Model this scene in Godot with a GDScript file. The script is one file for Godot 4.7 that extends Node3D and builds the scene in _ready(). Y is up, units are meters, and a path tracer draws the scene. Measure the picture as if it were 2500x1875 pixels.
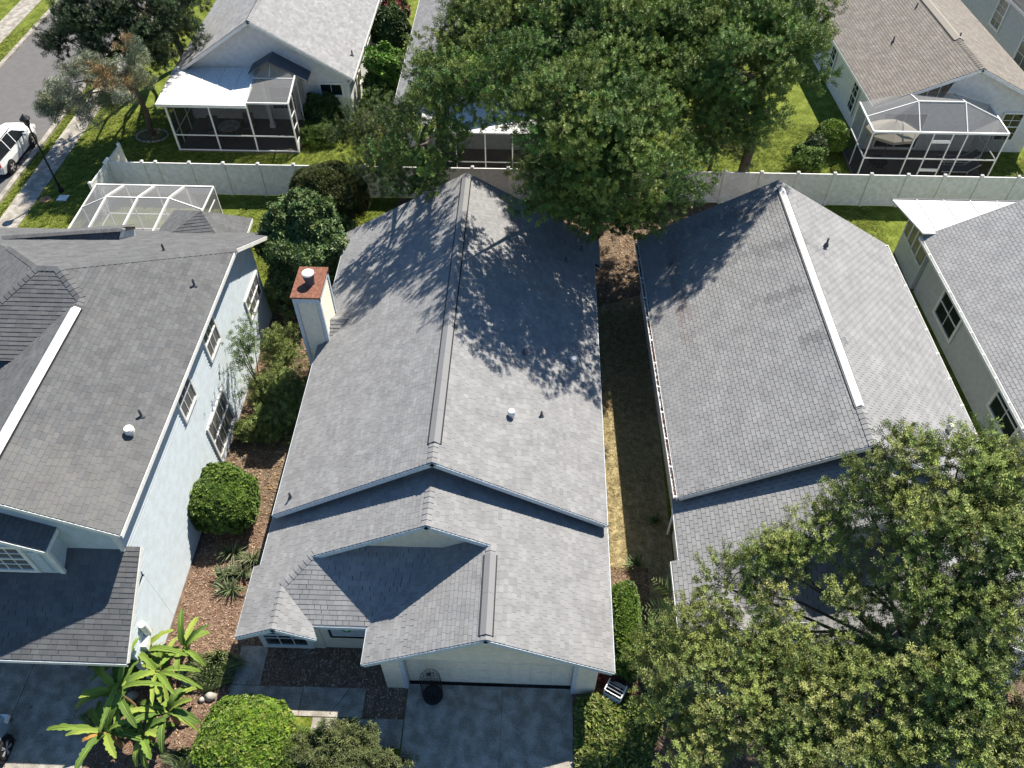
extends Node3D

# ---------------------------------------------------------------- camera numbers (a drone 25 m up, looking down 49 degrees)
const FPX := 1965.0
const CAM_H := 25.0
const PITCH := 49.0
const YAW := 1.94
const SUN := Vector3(-0.39, -1.0, 0.65)   # the way sunlight travels
var cam_basis: Basis
var rng := RandomNumberGenerator.new()
var M := {}
var taken := {}

# ================================================================ mesh builder
class MB:
	var v := PackedVector3Array()
	var n := PackedVector3Array()
	var c := PackedColorArray()
	var col := Color.WHITE
	func tri(a: Vector3, b: Vector3, d: Vector3, nd: Vector3) -> void:
		var m := (d - a).cross(b - a)
		if m.length_squared() < 1e-14:
			return
		m = m.normalized()
		if m.dot(nd) < 0.0:
			var t := b
			b = d
			d = t
			m = -m
		v.append(a); v.append(b); v.append(d)
		for i in 3:
			n.append(m); c.append(col)
	func face(p: Array, nd: Vector3) -> void:
		for i in range(1, p.size() - 1):
			tri(p[0], p[i], p[i + 1], nd)
	func stri(a: Vector3, b: Vector3, d: Vector3, na: Vector3, nb: Vector3, nd: Vector3) -> void:
		var m := (d - a).cross(b - a)
		if m.length_squared() < 1e-16:
			return
		if m.dot(na + nb + nd) < 0.0:
			v.append(a); v.append(d); v.append(b); n.append(na); n.append(nd); n.append(nb)
		else:
			v.append(a); v.append(b); v.append(d); n.append(na); n.append(nb); n.append(nd)
		for i in 3:
			c.append(col)
	func box(t: Transform3D, s: Vector3) -> void:
		var h := s * 0.5
		for ax in 3:
			for sg in [-1.0, 1.0]:
				var e := Vector3.ZERO; e[ax] = sg
				var u := Vector3.ZERO; u[(ax + 1) % 3] = 1.0
				var w := Vector3.ZERO; w[(ax + 2) % 3] = 1.0
				var q := []
				for k in [[-1, -1], [1, -1], [1, 1], [-1, 1]]:
					q.append(t * ((e + u * k[0] + w * k[1]) * h))
				face(q, t.basis * e)
	func bx(a: Vector3, b: Vector3) -> void:
		box(Transform3D(Basis(), (a + b) * 0.5), (b - a).abs())
	func beam(a: Vector3, b: Vector3, w: float, h: float, up := Vector3.UP) -> void:
		var d := (b - a)
		var l := d.length()
		d /= l
		if absf(d.dot(up)) > 0.98:
			up = Vector3.RIGHT
		var s := d.cross(up).normalized()
		var u := s.cross(d)
		box(Transform3D(Basis(s, u, d), (a + b) * 0.5), Vector3(w, h, l))
	func prism(p: Array, off: Vector3) -> void:
		# a convex polygon pushed along off
		var ctr := Vector3.ZERO
		for q in p:
			ctr += q
		ctr /= p.size()
		var p2 := []
		for q in p:
			p2.append(q + off)
		face(p, -off)
		face(p2, off)
		for i in p.size():
			var j: int = (i + 1) % p.size()
			face([p[i], p[j], p2[j], p2[i]], (p[i] + p[j]) * 0.5 - ctr)
	func tube(path: Array, r: Array, seg := 7) -> void:
		var rings := []
		var norms := []
		var ref := Vector3.RIGHT
		for i in path.size():
			var d: Vector3 = (path[mini(i + 1, path.size() - 1)] - path[maxi(i - 1, 0)]).normalized()
			if absf(d.dot(ref)) > 0.95:
				ref = Vector3.FORWARD if absf(d.dot(Vector3.FORWARD)) < 0.9 else Vector3.UP
			var s := d.cross(ref).normalized()
			var u := s.cross(d)
			var ring := []
			var nn := []
			for k in seg:
				var a := TAU * k / seg
				var o := s * cos(a) + u * sin(a)
				ring.append(path[i] + o * r[i]); nn.append(o)
			rings.append(ring); norms.append(nn)
		for i in path.size() - 1:
			for k in seg:
				var k2 := (k + 1) % seg
				stri(rings[i][k], rings[i + 1][k], rings[i + 1][k2], norms[i][k], norms[i + 1][k], norms[i + 1][k2])
				stri(rings[i][k], rings[i + 1][k2], rings[i][k2], norms[i][k], norms[i + 1][k2], norms[i][k2])
		face(rings[0], path[0] - path[1])
		face(rings[-1], path[-1] - path[-2])
	func lathe(at: Vector3, prof: Array, seg := 20) -> void:
		# prof: [radius, height] pairs, flat shaded across, smooth around
		for i in prof.size() - 1:
			var r0: float = prof[i][0]; var y0: float = prof[i][1]
			var r1: float = prof[i + 1][0]; var y1: float = prof[i + 1][1]
			var sl := Vector2(y1 - y0, r0 - r1).normalized()
			for k in seg:
				var a0 := TAU * k / seg; var a1 := TAU * (k + 1) / seg
				var d0 := Vector3(cos(a0), 0, sin(a0)); var d1 := Vector3(cos(a1), 0, sin(a1))
				var n0 := d0 * sl.x + Vector3.UP * sl.y; var n1 := d1 * sl.x + Vector3.UP * sl.y
				var p00 := at + d0 * r0 + Vector3.UP * y0; var p01 := at + d1 * r0 + Vector3.UP * y0
				var p10 := at + d0 * r1 + Vector3.UP * y1; var p11 := at + d1 * r1 + Vector3.UP * y1
				stri(p00, p10, p11, n0, n0, n1)
				stri(p00, p11, p01, n0, n1, n1)
	func mesh(origin := Vector3.ZERO) -> ArrayMesh:
		var a := []
		a.resize(Mesh.ARRAY_MAX)
		var w := v
		if origin != Vector3.ZERO:
			w = PackedVector3Array()
			w.resize(v.size())
			for i in v.size():
				w[i] = v[i] - origin
		a[Mesh.ARRAY_VERTEX] = w
		a[Mesh.ARRAY_NORMAL] = n
		a[Mesh.ARRAY_COLOR] = c
		var m := ArrayMesh.new()
		m.add_surface_from_arrays(Mesh.PRIMITIVE_TRIANGLES, a)
		return m

# ================================================================ nodes
func numbered(called: String) -> String:
	if not taken.has(called):
		taken[called] = 0
		return called
	taken[called] += 1
	return "%s_%03d" % [called, taken[called]]

func tag(o: Node3D, label: String, category := "", group := "", kind := "") -> void:
	o.set_meta("label", label)
	if category: o.set_meta("category", category)
	if group: o.set_meta("group", group)
	if kind: o.set_meta("kind", kind)

func thing(called: String, label: String, category: String, at := Vector3.ZERO, group := "") -> Node3D:
	var o := Node3D.new()
	o.name = numbered(called)
	add_child(o)
	o.position = at
	tag(o, label, category, group)
	return o

func origin_of(p: Node3D) -> Vector3:
	var o := Vector3.ZERO
	while p != self:
		o += p.position
		p = p.get_parent()
	return o

func put(mb: MB, called: String, mat: Material, parent: Node3D, kind := "") -> MeshInstance3D:
	var o := MeshInstance3D.new()
	o.name = numbered(called) if parent == self else called
	o.mesh = mb.mesh(origin_of(parent))
	o.material_override = mat
	parent.add_child(o, true)
	if kind: o.set_meta("kind", kind)
	return o

func part(called: String, parent: Node3D) -> Node3D:
	var o := Node3D.new()
	o.name = called
	parent.add_child(o, true)
	return o

func inst(called: String, mesh: Mesh, mat: Material, t: Transform3D, parent: Node3D) -> MeshInstance3D:
	var o := MeshInstance3D.new()
	o.name = called
	o.mesh = mesh
	o.material_override = mat
	t.origin -= origin_of(parent)
	o.transform = t
	parent.add_child(o, true)
	return o

func scatter(called: String, mesh: Mesh, mat: Material, xf: Array, cols: Array, parent: Node3D, kind := "") -> MultiMeshInstance3D:
	var mm := MultiMesh.new()
	mm.transform_format = MultiMesh.TRANSFORM_3D
	mm.use_colors = true
	mm.mesh = mesh
	mm.instance_count = xf.size()
	var off := origin_of(parent)
	for i in xf.size():
		var t: Transform3D = xf[i]
		t.origin -= off
		mm.set_instance_transform(i, t)
		mm.set_instance_color(i, cols[i])
	var o := MultiMeshInstance3D.new()
	o.name = numbered(called) if parent == self else called
	o.multimesh = mm
	o.material_override = mat
	parent.add_child(o, true)
	if kind: o.set_meta("kind", kind)
	return o

# ================================================================ pixels (of a 2212 x 1659 copy of the photograph) to points
func ray(x: float, y: float) -> Vector3:
	var k := 2500.0 / 2212.0
	return cam_basis * Vector3((x * k - 1250.0) / FPX, -(y * k - 937.5) / FPX, -1.0)

func on_plane(x: float, y: float, p: Vector3, n: Vector3) -> Vector3:
	var d := ray(x, y); var c := Vector3(0, CAM_H, 0)
	return c + d * ((p - c).dot(n) / d.dot(n))

func at(x: float, y: float, h := 0.0) -> Vector3:
	var d := ray(x, y)
	return Vector3(0, CAM_H, 0) + d * ((h - CAM_H) / d.y)

# ================================================================ materials
func L(r: float, g: float, b: float) -> Color:
	return Color(r, g, b).linear_to_srgb()

func noise_tex(freq: float, lo: Color, hi: Color, seed_ := 1, size := 512, oct := 4, mid := Color(0, 0, 0, 0), kind := FastNoiseLite.TYPE_SIMPLEX_SMOOTH) -> NoiseTexture2D:
	var f := FastNoiseLite.new()
	f.noise_type = kind
	f.frequency = freq
	f.fractal_octaves = oct
	f.seed = seed_
	var g := Gradient.new()
	g.offsets = PackedFloat32Array([0.2, 0.8]) if mid.a == 0.0 else PackedFloat32Array([0.2, 0.5, 0.8])
	g.colors = PackedColorArray([lo, hi]) if mid.a == 0.0 else PackedColorArray([lo, mid, hi])
	var t := NoiseTexture2D.new()
	t.width = size
	t.height = size
	t.seamless = true
	t.noise = f
	t.color_ramp = g
	return t

func mat(col: Color, rough := 0.8, tex: Texture2D = null, metres := 1.0, vcol := false) -> StandardMaterial3D:
	var m := StandardMaterial3D.new()
	m.albedo_color = col
	m.roughness = rough
	m.metallic_specular = 0.3
	if tex:
		m.albedo_texture = tex
		m.uv1_triplanar = true
		m.uv1_world_triplanar = true
		m.uv1_scale = Vector3.ONE / metres
	m.vertex_color_use_as_albedo = vcol
	return m

func second(m: StandardMaterial3D, tex: Texture2D, metres: float) -> StandardMaterial3D:
	# a coarse second pattern multiplied over the first
	m.detail_enabled = true
	m.detail_albedo = tex
	m.detail_blend_mode = BaseMaterial3D.BLEND_MODE_MUL
	m.detail_uv_layer = BaseMaterial3D.DETAIL_UV_2
	m.uv2_triplanar = true
	m.uv2_world_triplanar = true
	m.uv2_scale = Vector3.ONE / metres
	return m

func leaf_mat(shine := 0.5) -> StandardMaterial3D:
	var m := StandardMaterial3D.new()
	m.roughness = shine
	m.metallic_specular = 0.38
	m.vertex_color_use_as_albedo = true
	m.cull_mode = BaseMaterial3D.CULL_DISABLED
	m.backlight_enabled = true
	m.backlight = Color(0.35, 0.4, 0.15)
	return m

func glass_mat(col: Color, alpha: float, rough := 0.04, spec := 0.5) -> StandardMaterial3D:
	var m := StandardMaterial3D.new()
	m.albedo_color = Color(col.r, col.g, col.b, alpha)
	m.transparency = BaseMaterial3D.TRANSPARENCY_ALPHA
	m.roughness = rough
	m.metallic_specular = spec
	m.cull_mode = BaseMaterial3D.CULL_DISABLED
	return m

func make_materials() -> void:
	var grain := noise_tex(0.11, Color(0.84, 0.84, 0.84), Color(1, 1, 1), 3, 512, 3)
	var patch := noise_tex(0.012, Color(0.91, 0.91, 0.915), Color(1, 1, 1), 5, 512, 4)
	var weather := noise_tex(0.02, Color(0.95, 0.945, 0.93), Color(1, 1, 1), 8, 512, 5)
	var stain := noise_tex(0.016, Color(0.80, 0.79, 0.775), Color(1, 1, 1), 12, 512, 7)
	M.shingle = second(mat(Color.WHITE, 0.92, grain, 1.1, true), patch, 5.0)
	M.deck = mat(L(0.03, 0.03, 0.03), 0.95)
	M.white = second(mat(L(0.84, 0.84, 0.83), 0.5, noise_tex(0.03, Color(0.93, 0.93, 0.92), Color.WHITE, 21), 2.0), weather, 6.0)
	M.vinyl = second(mat(L(0.89, 0.89, 0.89), 0.45, noise_tex(0.02, Color(0.94, 0.94, 0.92), Color.WHITE, 22), 3.0), weather, 4.0)
	M.vinyl.backlight_enabled = true
	M.vinyl.backlight = Color(0.5, 0.5, 0.5)
	M.trim_blue = mat(L(0.55, 0.62, 0.68), 0.55, noise_tex(0.03, Color(0.9, 0.9, 0.9), Color.WHITE, 23), 2.0)
	M.beige = second(mat(L(0.76, 0.70, 0.58), 0.7, noise_tex(0.05, Color(0.95, 0.95, 0.94), Color.WHITE, 24), 1.5), weather, 4.0)
	M.cream = second(mat(L(0.80, 0.75, 0.63), 0.7, noise_tex(0.05, Color(0.95, 0.95, 0.94), Color.WHITE, 25), 1.5), weather, 3.0)
	M.blue = second(mat(L(0.57, 0.64, 0.69), 0.6, noise_tex(0.04, Color(0.96, 0.96, 0.96), Color.WHITE, 26), 1.8), weather, 5.0)
	M.greywall = second(mat(L(0.60, 0.63, 0.64), 0.75, noise_tex(0.05, Color(0.9, 0.9, 0.9), Color.WHITE, 27), 1.5), weather, 4.0)
	M.palewall = second(mat(L(0.78, 0.78, 0.77), 0.75, noise_tex(0.05, Color(0.9, 0.9, 0.9), Color.WHITE, 28), 1.5), weather, 4.0)
	M.darkwall = mat(L(0.22, 0.24, 0.22), 0.75, noise_tex(0.05, Color(0.85, 0.85, 0.85), Color.WHITE, 29), 1.5)
	M.metalroof = second(mat(L(0.82, 0.82, 0.82), 0.4, noise_tex(0.03, Color(0.9, 0.9, 0.9), Color.WHITE, 30), 2.0), weather, 2.5)
	M.rust = second(mat(L(0.29, 0.135, 0.095), 0.7, noise_tex(0.03, Color(0.8, 0.76, 0.72), Color.WHITE, 31, 512, 5), 0.9), stain, 1.4)
	M.galv = mat(L(0.6, 0.6, 0.6), 0.35); M.galv.metallic = 0.6
	M.lead = mat(L(0.10, 0.10, 0.11), 0.6)
	M.black = mat(L(0.018, 0.018, 0.02), 0.45)
	M.rubber = mat(L(0.02, 0.02, 0.02), 0.8)
	M.ridgevent = mat(L(0.25, 0.25, 0.255), 0.85, grain, 1.0)
	M.concrete = second(mat(L(0.46, 0.43, 0.38), 0.9, noise_tex(0.06, Color(0.8, 0.8, 0.8), Color.WHITE, 33, 512, 5), 1.6), stain, 4.5)
	M.concrete_pale = second(mat(L(0.56, 0.52, 0.46), 0.9, noise_tex(0.06, Color(0.85, 0.85, 0.85), Color.WHITE, 35, 512, 5), 1.6), stain, 5.0)
	M.paver = mat(L(0.22, 0.175, 0.145), 0.9, noise_tex(0.08, Color(0.75, 0.75, 0.75), Color.WHITE, 37, 512, 5), 1.2)
	M.asphalt = second(mat(L(0.17, 0.165, 0.165), 0.9, noise_tex(0.12, Color(0.8, 0.8, 0.8), Color.WHITE, 36, 512, 3), 1.0), weather, 7.0)
	M.lawn = second(mat(Color.WHITE, 0.95, noise_tex(0.03, L(0.09, 0.12, 0.018), L(0.21, 0.22, 0.05), 40, 512, 6, L(0.145, 0.18, 0.028)), 2.2), noise_tex(0.02, Color(0.75, 0.78, 0.6), Color.WHITE, 41), 9.0)
	M.soil = second(mat(Color.WHITE, 0.95, noise_tex(0.05, L(0.07, 0.052, 0.04), L(0.28, 0.21, 0.155), 42, 512, 5, L(0.16, 0.12, 0.085)), 1.6), stain, 4.0)
	M.mulch = second(mat(Color.WHITE, 0.95, noise_tex(0.09, L(0.09, 0.06, 0.043), L(0.34, 0.235, 0.17), 43, 512, 4, L(0.195, 0.13, 0.092)), 1.0), stain, 3.0)
	M.straw = second(mat(Color.WHITE, 0.95, noise_tex(0.07, L(0.22, 0.18, 0.10), L(0.48, 0.40, 0.24), 45, 512, 5, L(0.33, 0.27, 0.14)), 1.3), stain, 3.0)
	M.bark = second(mat(L(0.24, 0.20, 0.165), 0.95, noise_tex(0.06, Color(0.5, 0.5, 0.5), Color.WHITE, 46, 512, 5), 0.6), stain, 1.5)
	M.leaf = leaf_mat()
	M.leaf_matt = leaf_mat(0.75)
	M.dry = mat(Color.WHITE, 0.9, null, 1.0, true)
	M.glass = mat(L(0.015, 0.02, 0.022), 0.06); M.glass.metallic_specular = 0.8
	M.glass_blind = mat(L(0.13, 0.13, 0.13), 0.15); M.glass_blind.metallic_specular = 0.6
	M.screen = glass_mat(L(0.24, 0.24, 0.245), 0.46, 0.35, 0.1)  # paler copy of the mesh, with its sunlit haze put into the colour
	M.screen_dark = glass_mat(L(0.03, 0.03, 0.03), 0.45, 0.35, 0.1)  # darker copy of the same mesh, without the sunlit tone
	M.carpaint = mat(L(0.75, 0.76, 0.77), 0.25); M.carpaint.clearcoat_enabled = true
	M.carpaint2 = mat(L(0.30, 0.40, 0.46), 0.22); M.carpaint2.metallic = 0.4; M.carpaint2.clearcoat_enabled = true
	M.carglass = mat(L(0.01, 0.011, 0.013), 0.05); M.carglass.metallic_specular = 0.8
	M.red = mat(L(0.45, 0.02, 0.02), 0.3)
	M.canvas = mat(L(0.62, 0.57, 0.46), 0.9, noise_tex(0.05, Color(0.88, 0.88, 0.88), Color.WHITE, 48), 1.0)
	M.tan = mat(L(0.4, 0.3, 0.18), 0.7)
	M.green = mat(L(0.03, 0.25, 0.05), 0.5)
	M.shadeglass = mat(L(0.02, 0.02, 0.022), 0.3)

# ================================================================ roofs
func hash01(a: int, b: int, s: int) -> float:
	var h := (a * 73856093) ^ (b * 19349663) ^ (s * 83492791)
	h = (h ^ (h >> 13)) * 1274126177
	h = h ^ (h >> 16)
	return float(h & 0xffff) / 65535.0

func clip(poly: PackedVector2Array, axis: int, val: float, keep_more: bool) -> PackedVector2Array:
	var out := PackedVector2Array()
	var k := poly.size()
	for i in k:
		var a := poly[i]; var b := poly[(i + 1) % k]
		var ia := (a[axis] >= val) == keep_more or is_equal_approx(a[axis], val)
		var ib := (b[axis] >= val) == keep_more or is_equal_approx(b[axis], val)
		if ia:
			out.append(a)
		if ia != ib:
			var t := (val - a[axis]) / (b[axis] - a[axis])
			out.append(a.lerp(b, clampf(t, 0, 1)))
	return out

# A style: tones (linear colours), exp, wid, lift, gap; marks = list of [x, z, rx, rz, colour] stains that the photograph shows.
func tone_of(st: Dictionary, j: int, k: int, p: Vector3) -> Color:
	var tones: Array = st.tones
	var h := hash01(j, k, st.seed)
	var col: Color = tones[int(h * tones.size()) % tones.size()]
	var w := 0.96 + 0.08 * hash01(j, k, st.seed + 7)
	col = Color(col.r * w, col.g * w, col.b * w)
	for s in st.get("marks", []):
		var dx: float = (p.x - s[0]) / s[2]; var dz: float = (p.z - s[1]) / s[3]
		var sk: float = s[5] if s.size() > 5 else 0.0
		var d := sqrt((dx - dz * sk) * (dx - dz * sk) + dz * dz) + 0.7 * (hash01(j, k, 91) - 0.5)
		if d < 1.0:
			col = col.lerp(s[4], clampf((1.0 - d) * 0.8, 0.0, 0.5))
	return col

var wedge_cache := {}
func wedge(w: float, e: float, lift: float, col: Color) -> ArrayMesh:
	var key := "%.3f %.3f %s" % [w, e, col.to_html()]
	if not wedge_cache.has(key):
		var mb := MB.new()
		mb.col = col
		var g := 0.004
		var a := Vector3(g, 0, 0); var b := Vector3(w - g, 0, 0)
		var a1 := a + Vector3(0, lift, 0); var b1 := b + Vector3(0, lift, 0)
		var c1 := Vector3(w - g, 0.003, -e - 0.012); var d1 := Vector3(g, 0.003, -e - 0.012)
		var c0 := c1 - Vector3(0, 0.003, 0); var d0 := d1 - Vector3(0, 0.003, 0)
		mb.face([a1, b1, c1, d1], Vector3.UP)
		mb.face([a, b, b1, a1], Vector3.BACK)
		mb.face([a, a1, d1, d0], Vector3.LEFT)
		mb.face([b, b1, c1, c0], Vector3.RIGHT)
		mb.face([a, b, c0, d0], Vector3.DOWN)
		mb.face([c1, d1, d0, c0], Vector3.FORWARD)
		wedge_cache[key] = mb.mesh()
	return wedge_cache[key]

# shingles on one convex roof plane; r = {field: MB, node: roof part, left: singles still to place, st: style}
func shingles(r: Dictionary, pts: Array, singles := false) -> void:
	var st: Dictionary = r.st
	var N: Vector3 = (pts[1] - pts[0]).cross(pts[2] - pts[0]).normalized()
	if N.y < 0: N = -N
	var V := (Vector3.UP - N * N.y).normalized()
	var U := V.cross(N).normalized()
	var O := Vector3.ZERO - N * N.dot(-pts[0])   # foot of the plane
	O = N * N.dot(pts[0])
	var poly := PackedVector2Array()
	var vmin := 1e9; var vmax := -1e9
	for p in pts:
		var q := Vector2((p - O).dot(U), (p - O).dot(V))
		poly.append(q)
		vmin = minf(vmin, q.y); vmax = maxf(vmax, q.y)
	var ex: float = st.exp; var wd: float = st.wid; var lift: float = st.lift; var gap: float = st.gap
	var fl: MB = r.field
	var j0 := int(floor(vmin / ex)); var j1 := int(ceil(vmax / ex))
	for j in range(j0, j1):
		var v0 := j * ex
		var strip := clip(clip(poly, 1, v0, true), 1, v0 + ex, false)
		if strip.size() < 3: continue
		var u0 := 1e9; var u1 := -1e9
		for q in strip:
			u0 = minf(u0, q.x); u1 = maxf(u1, q.x)
		if u1 - u0 < 0.003: continue
		var off: float = (0.5 * wd * (j & 1)) if st.get("regular", false) else hash01(j, 3, st.seed) * wd
		var jit: float = 0.0 if st.get("regular", false) else 0.28
		var k0 := int(floor((u0 - off) / wd)) - 1; var k1 := int(ceil((u1 - off) / wd)) + 1
		for k in range(k0, k1):
			var ua := k * wd + off + (hash01(j, k, st.seed + 3) - 0.5) * jit * wd
			var ub := (k + 1) * wd + off + (hash01(j, k + 1, st.seed + 3) - 0.5) * jit * wd
			if ub <= u0 or ua >= u1: continue
			var pc := strip
			var inside := ua > u0 and ub < u1
			if ua > u0: pc = clip(pc, 0, ua + gap, true)
			if ub < u1: pc = clip(pc, 0, ub - gap, false)
			if pc.size() < 3: continue
			var mid := O + U * (ua + ub) * 0.5 + V * (v0 + ex * 0.5)
			var col := tone_of(st, j, k, mid)
			var lf: float = lift * (0.75 + 0.5 * hash01(j, k, st.seed + 11))
			if singles and inside and r.left > 0 and pc.size() == 4:
				var full := true
				for q in pc:
					if not (absf(q.y - v0) < 0.002 or absf(q.y - v0 - ex) < 0.002): full = false
				if full and absf((pc[0] - pc[2]).x * (pc[1] - pc[3]).x) > 0.0:
					r.left -= 1
					var wq: float = snappedf(ub - ua, 0.02)
					var q5: Color = st.tones[int(hash01(j, k, st.seed) * st.tones.size()) % st.tones.size()]
					inst("shingle", wedge(wq, ex, lift, q5), M.shingle, Transform3D(Basis(U, N, -V), O + U * ua + V * v0 + N * 0.002), r.node)
					continue
			fl.col = col
			var q3 := []
			for q in pc:
				q3.append(O + U * q.x + V * q.y + N * (0.002 + lf * (1.0 - (q.y - v0) / ex)))
			fl.face(q3, N)
			for i in pc.size():
				var i2: int = (i + 1) % pc.size()
				if absf(pc[i].y - v0) < 1e-4 and absf(pc[i2].y - v0) < 1e-4:
					fl.face([q3[i], q3[i2], q3[i2] - N * (lf + 0.004), q3[i] - N * (lf + 0.004)], -V)
			if gap > 0.004 or lf > 0.012:
				for i in pc.size():
					var i2: int = (i + 1) % pc.size()
					if absf(pc[i].x - pc[i2].x) < 1e-4:
						var nn := U if pc[i].x > (ua + ub) * 0.5 else -U
						fl.face([q3[i], q3[i2], q3[i2] - N * 0.012, q3[i] - N * 0.012], nn)

func roof_begin(house: Node3D, st: Dictionary, singles := 300) -> Dictionary:
	return {"node": part("roof", house), "field": MB.new(), "deck": MB.new(), "left": singles, "st": st}

func roof_plane(r: Dictionary, pts: Array, singles := false, thick := 0.1) -> void:
	var N: Vector3 = (pts[1] - pts[0]).cross(pts[2] - pts[0]).normalized()
	if N.y < 0: N = -N
	var low := []
	for p in pts: low.append(p - N * 0.004)
	r.deck.prism(low, -N * thick)
	shingles(r, pts, singles)

func roof_end(r: Dictionary) -> void:
	put(r.deck, "roof_deck", M.deck, r.node)
	if r.field.v.size():
		var f := put(r.field, "shingle_field", M.shingle, r.node, "stuff")
		f.set_meta("label", "overlapping shingles over the rest of the roof")

# cap shingles along a ridge or hip from a to b
func ridge_caps(r: Dictionary, a: Vector3, b: Vector3, na: Vector3, nb: Vector3, half := 0.15, step := 0.2) -> void:
	var fl: MB = r.field
	var d := (b - a); var l := d.length(); d /= l
	var sa := na.cross(d).normalized(); var sb := nb.cross(d).normalized()
	var up := (na + nb).normalized()
	if sa.y > 0: sa = -sa
	if sb.y > 0: sb = -sb
	var k := int(ceil(l / step))
	for i in k:
		var p := a + d * (i * l / k); var q := a + d * ((i + 1) * l / k + 0.01)
		fl.col = tone_of(r.st, i, 77, p)
		var h0 := 0.016; var h1 := 0.034
		var pa := p + up * h0; var qa := q + up * h1
		for s in [[sa, na], [sb, nb]]:
			fl.face([pa, qa, q + s[0] * half + s[1] * h1, p + s[0] * half + s[1] * h0], s[1])
			fl.face([p + s[0] * half + s[1] * h0, q + s[0] * half + s[1] * h1, q + s[0] * half, p + s[0] * half], s[0])
		fl.face([qa, q + sa * half + na * h1, q + sa * half, q, q + sb * half, q + sb * half + nb * h1], d)

func fascia(parent: Node3D, a: Vector3, b: Vector3, m: Material, h := 0.16, t := 0.03, up := Vector3.UP) -> void:
	var mb := MB.new()
	var d := (b - a).normalized()
	var dn := -(up - d * d.dot(up)).normalized()
	mb.beam(a + dn * (h * 0.5 + 0.015), b + dn * (h * 0.5 + 0.015), t, h, up)
	put(mb, "fascia", m, parent)

# a gutter along an eave (open trough), out = the way it hangs out
func gutter(parent: Node3D, a: Vector3, b: Vector3, out: Vector3, m: Material, litter := false) -> void:
	var g := part("gutter", parent)
	var mb := MB.new()
	var d := (b - a).normalized()
	var y := Vector3.DOWN
	mb.beam(a + out * 0.12 + y * 0.06, b + out * 0.12 + y * 0.06, 0.012, 0.11)
	mb.beam(a + out * 0.065 + y * 0.115, b + out * 0.065 + y * 0.115, 0.11, 0.012)
	mb.beam(a + out * 0.008 + y * 0.06, b + out * 0.008 + y * 0.06, 0.012, 0.11)
	put(mb, "trough", m, g)
	var n := int((b - a).length() / 1.15)
	for i in n + 1:
		var p := a + d * ((b - a).length() * i / n)
		var s := MB.new()
		s.beam(p + out * 0.0 + y * 0.01, p + out * 0.13 + y * 0.0, 0.05, 0.012)
		put(s, "hanger", m, g)
	if litter:
		var xf := []; var cs := []
		for i in 700:
			var p := a.lerp(b, rng.randf()) + out * rng.randf_range(0.015, 0.11) + y * rng.randf_range(0.035, 0.09)
			xf.append(Transform3D(Basis.from_euler(Vector3(rng.randf() * 6, rng.randf() * 6, rng.randf() * 6)).scaled(Vector3.ONE * rng.randf_range(0.6, 1.2)), p))
			cs.append(Color(0.16, 0.055, 0.03) * rng.randf_range(0.5, 1.5))
		scatter("leaf_litter", litter_mesh(), M.dry, xf, cs, g, "stuff")

var lit: ArrayMesh
func litter_mesh() -> ArrayMesh:
	if lit == null:
		var mb := MB.new()
		mb.face([Vector3(-0.045, 0, 0), Vector3(0, 0.008, 0.018), Vector3(0.045, 0, 0), Vector3(0, 0.006, -0.018)], Vector3.UP)
		mb.face([Vector3(-0.02, 0.004, 0.03), Vector3(0.01, 0.008, 0.04), Vector3(0.03, 0.0, 0.03), Vector3(0.01, 0.003, 0.018)], Vector3.UP)
		lit = mb.mesh()
	return lit

# ---- roof fittings
func pipe_vent(house: Node3D, p: Vector3, h := 0.32, r := 0.04) -> void:
	var g := part("vent_pipe", house)
	var mb := MB.new()
	mb.lathe(p, [[0.1, -0.08], [0.08, 0.03], [0.052, 0.06], [r, 0.1], [r, h * 0.85], [r * 0.7, h * 0.85], [r * 0.7, h * 0.7]], 14)
	put(mb, "boot", M.lead, g)

func cap_vent(house: Node3D, p: Vector3, r := 0.13) -> void:
	var g := part("exhaust_vent", house)
	var mb := MB.new()
	mb.lathe(p, [[0.09, -0.1], [0.09, 0.16]], 14)
	put(mb, "stack", M.galv, g)
	var mc := MB.new()
	mc.lathe(p, [[r, 0.14], [r, 0.24], [r * 0.85, 0.3], [0.0, 0.33]], 16)
	put(mc, "cap", M.white, g)

# a folded ridge vent with open sides
func ridge_vent(house: Node3D, a: Vector3, b: Vector3, slope: float, m: Material, half := 0.17, rise := 0.04) -> void:
	var g := part("ridge_vent", house)
	var d := (b - a).normalized()
	var s := d.cross(Vector3.UP).normalized()
	var n := maxi(1, int((b - a).length() / 1.2))
	for i in n:
		var mb := MB.new()
		var p := a.lerp(b, float(i) / n); var q := a.lerp(b, float(i + 1) / n) - d * 0.006
		for sg in [-1.0, 1.0]:
			var o: Vector3 = s * sg * half - Vector3.UP * half * slope
			mb.prism([p + Vector3.UP * (rise + 0.02), q + Vector3.UP * (rise + 0.02), q + o + Vector3.UP * rise, p + o + Vector3.UP * rise], Vector3.UP * 0.014)
		put(mb, "cap_section", m, g)
	var mk := MB.new()
	for sg in [-1.0, 1.0]:
		var o: Vector3 = s * sg * (half + 0.012) - Vector3.UP * (half + 0.012) * slope
		mk.beam(a + o + Vector3.UP * rise * 0.4, b + o + Vector3.UP * rise * 0.4, 0.05, rise * 0.9)
	put(mk, "vent_slot", M.black, g)

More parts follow.
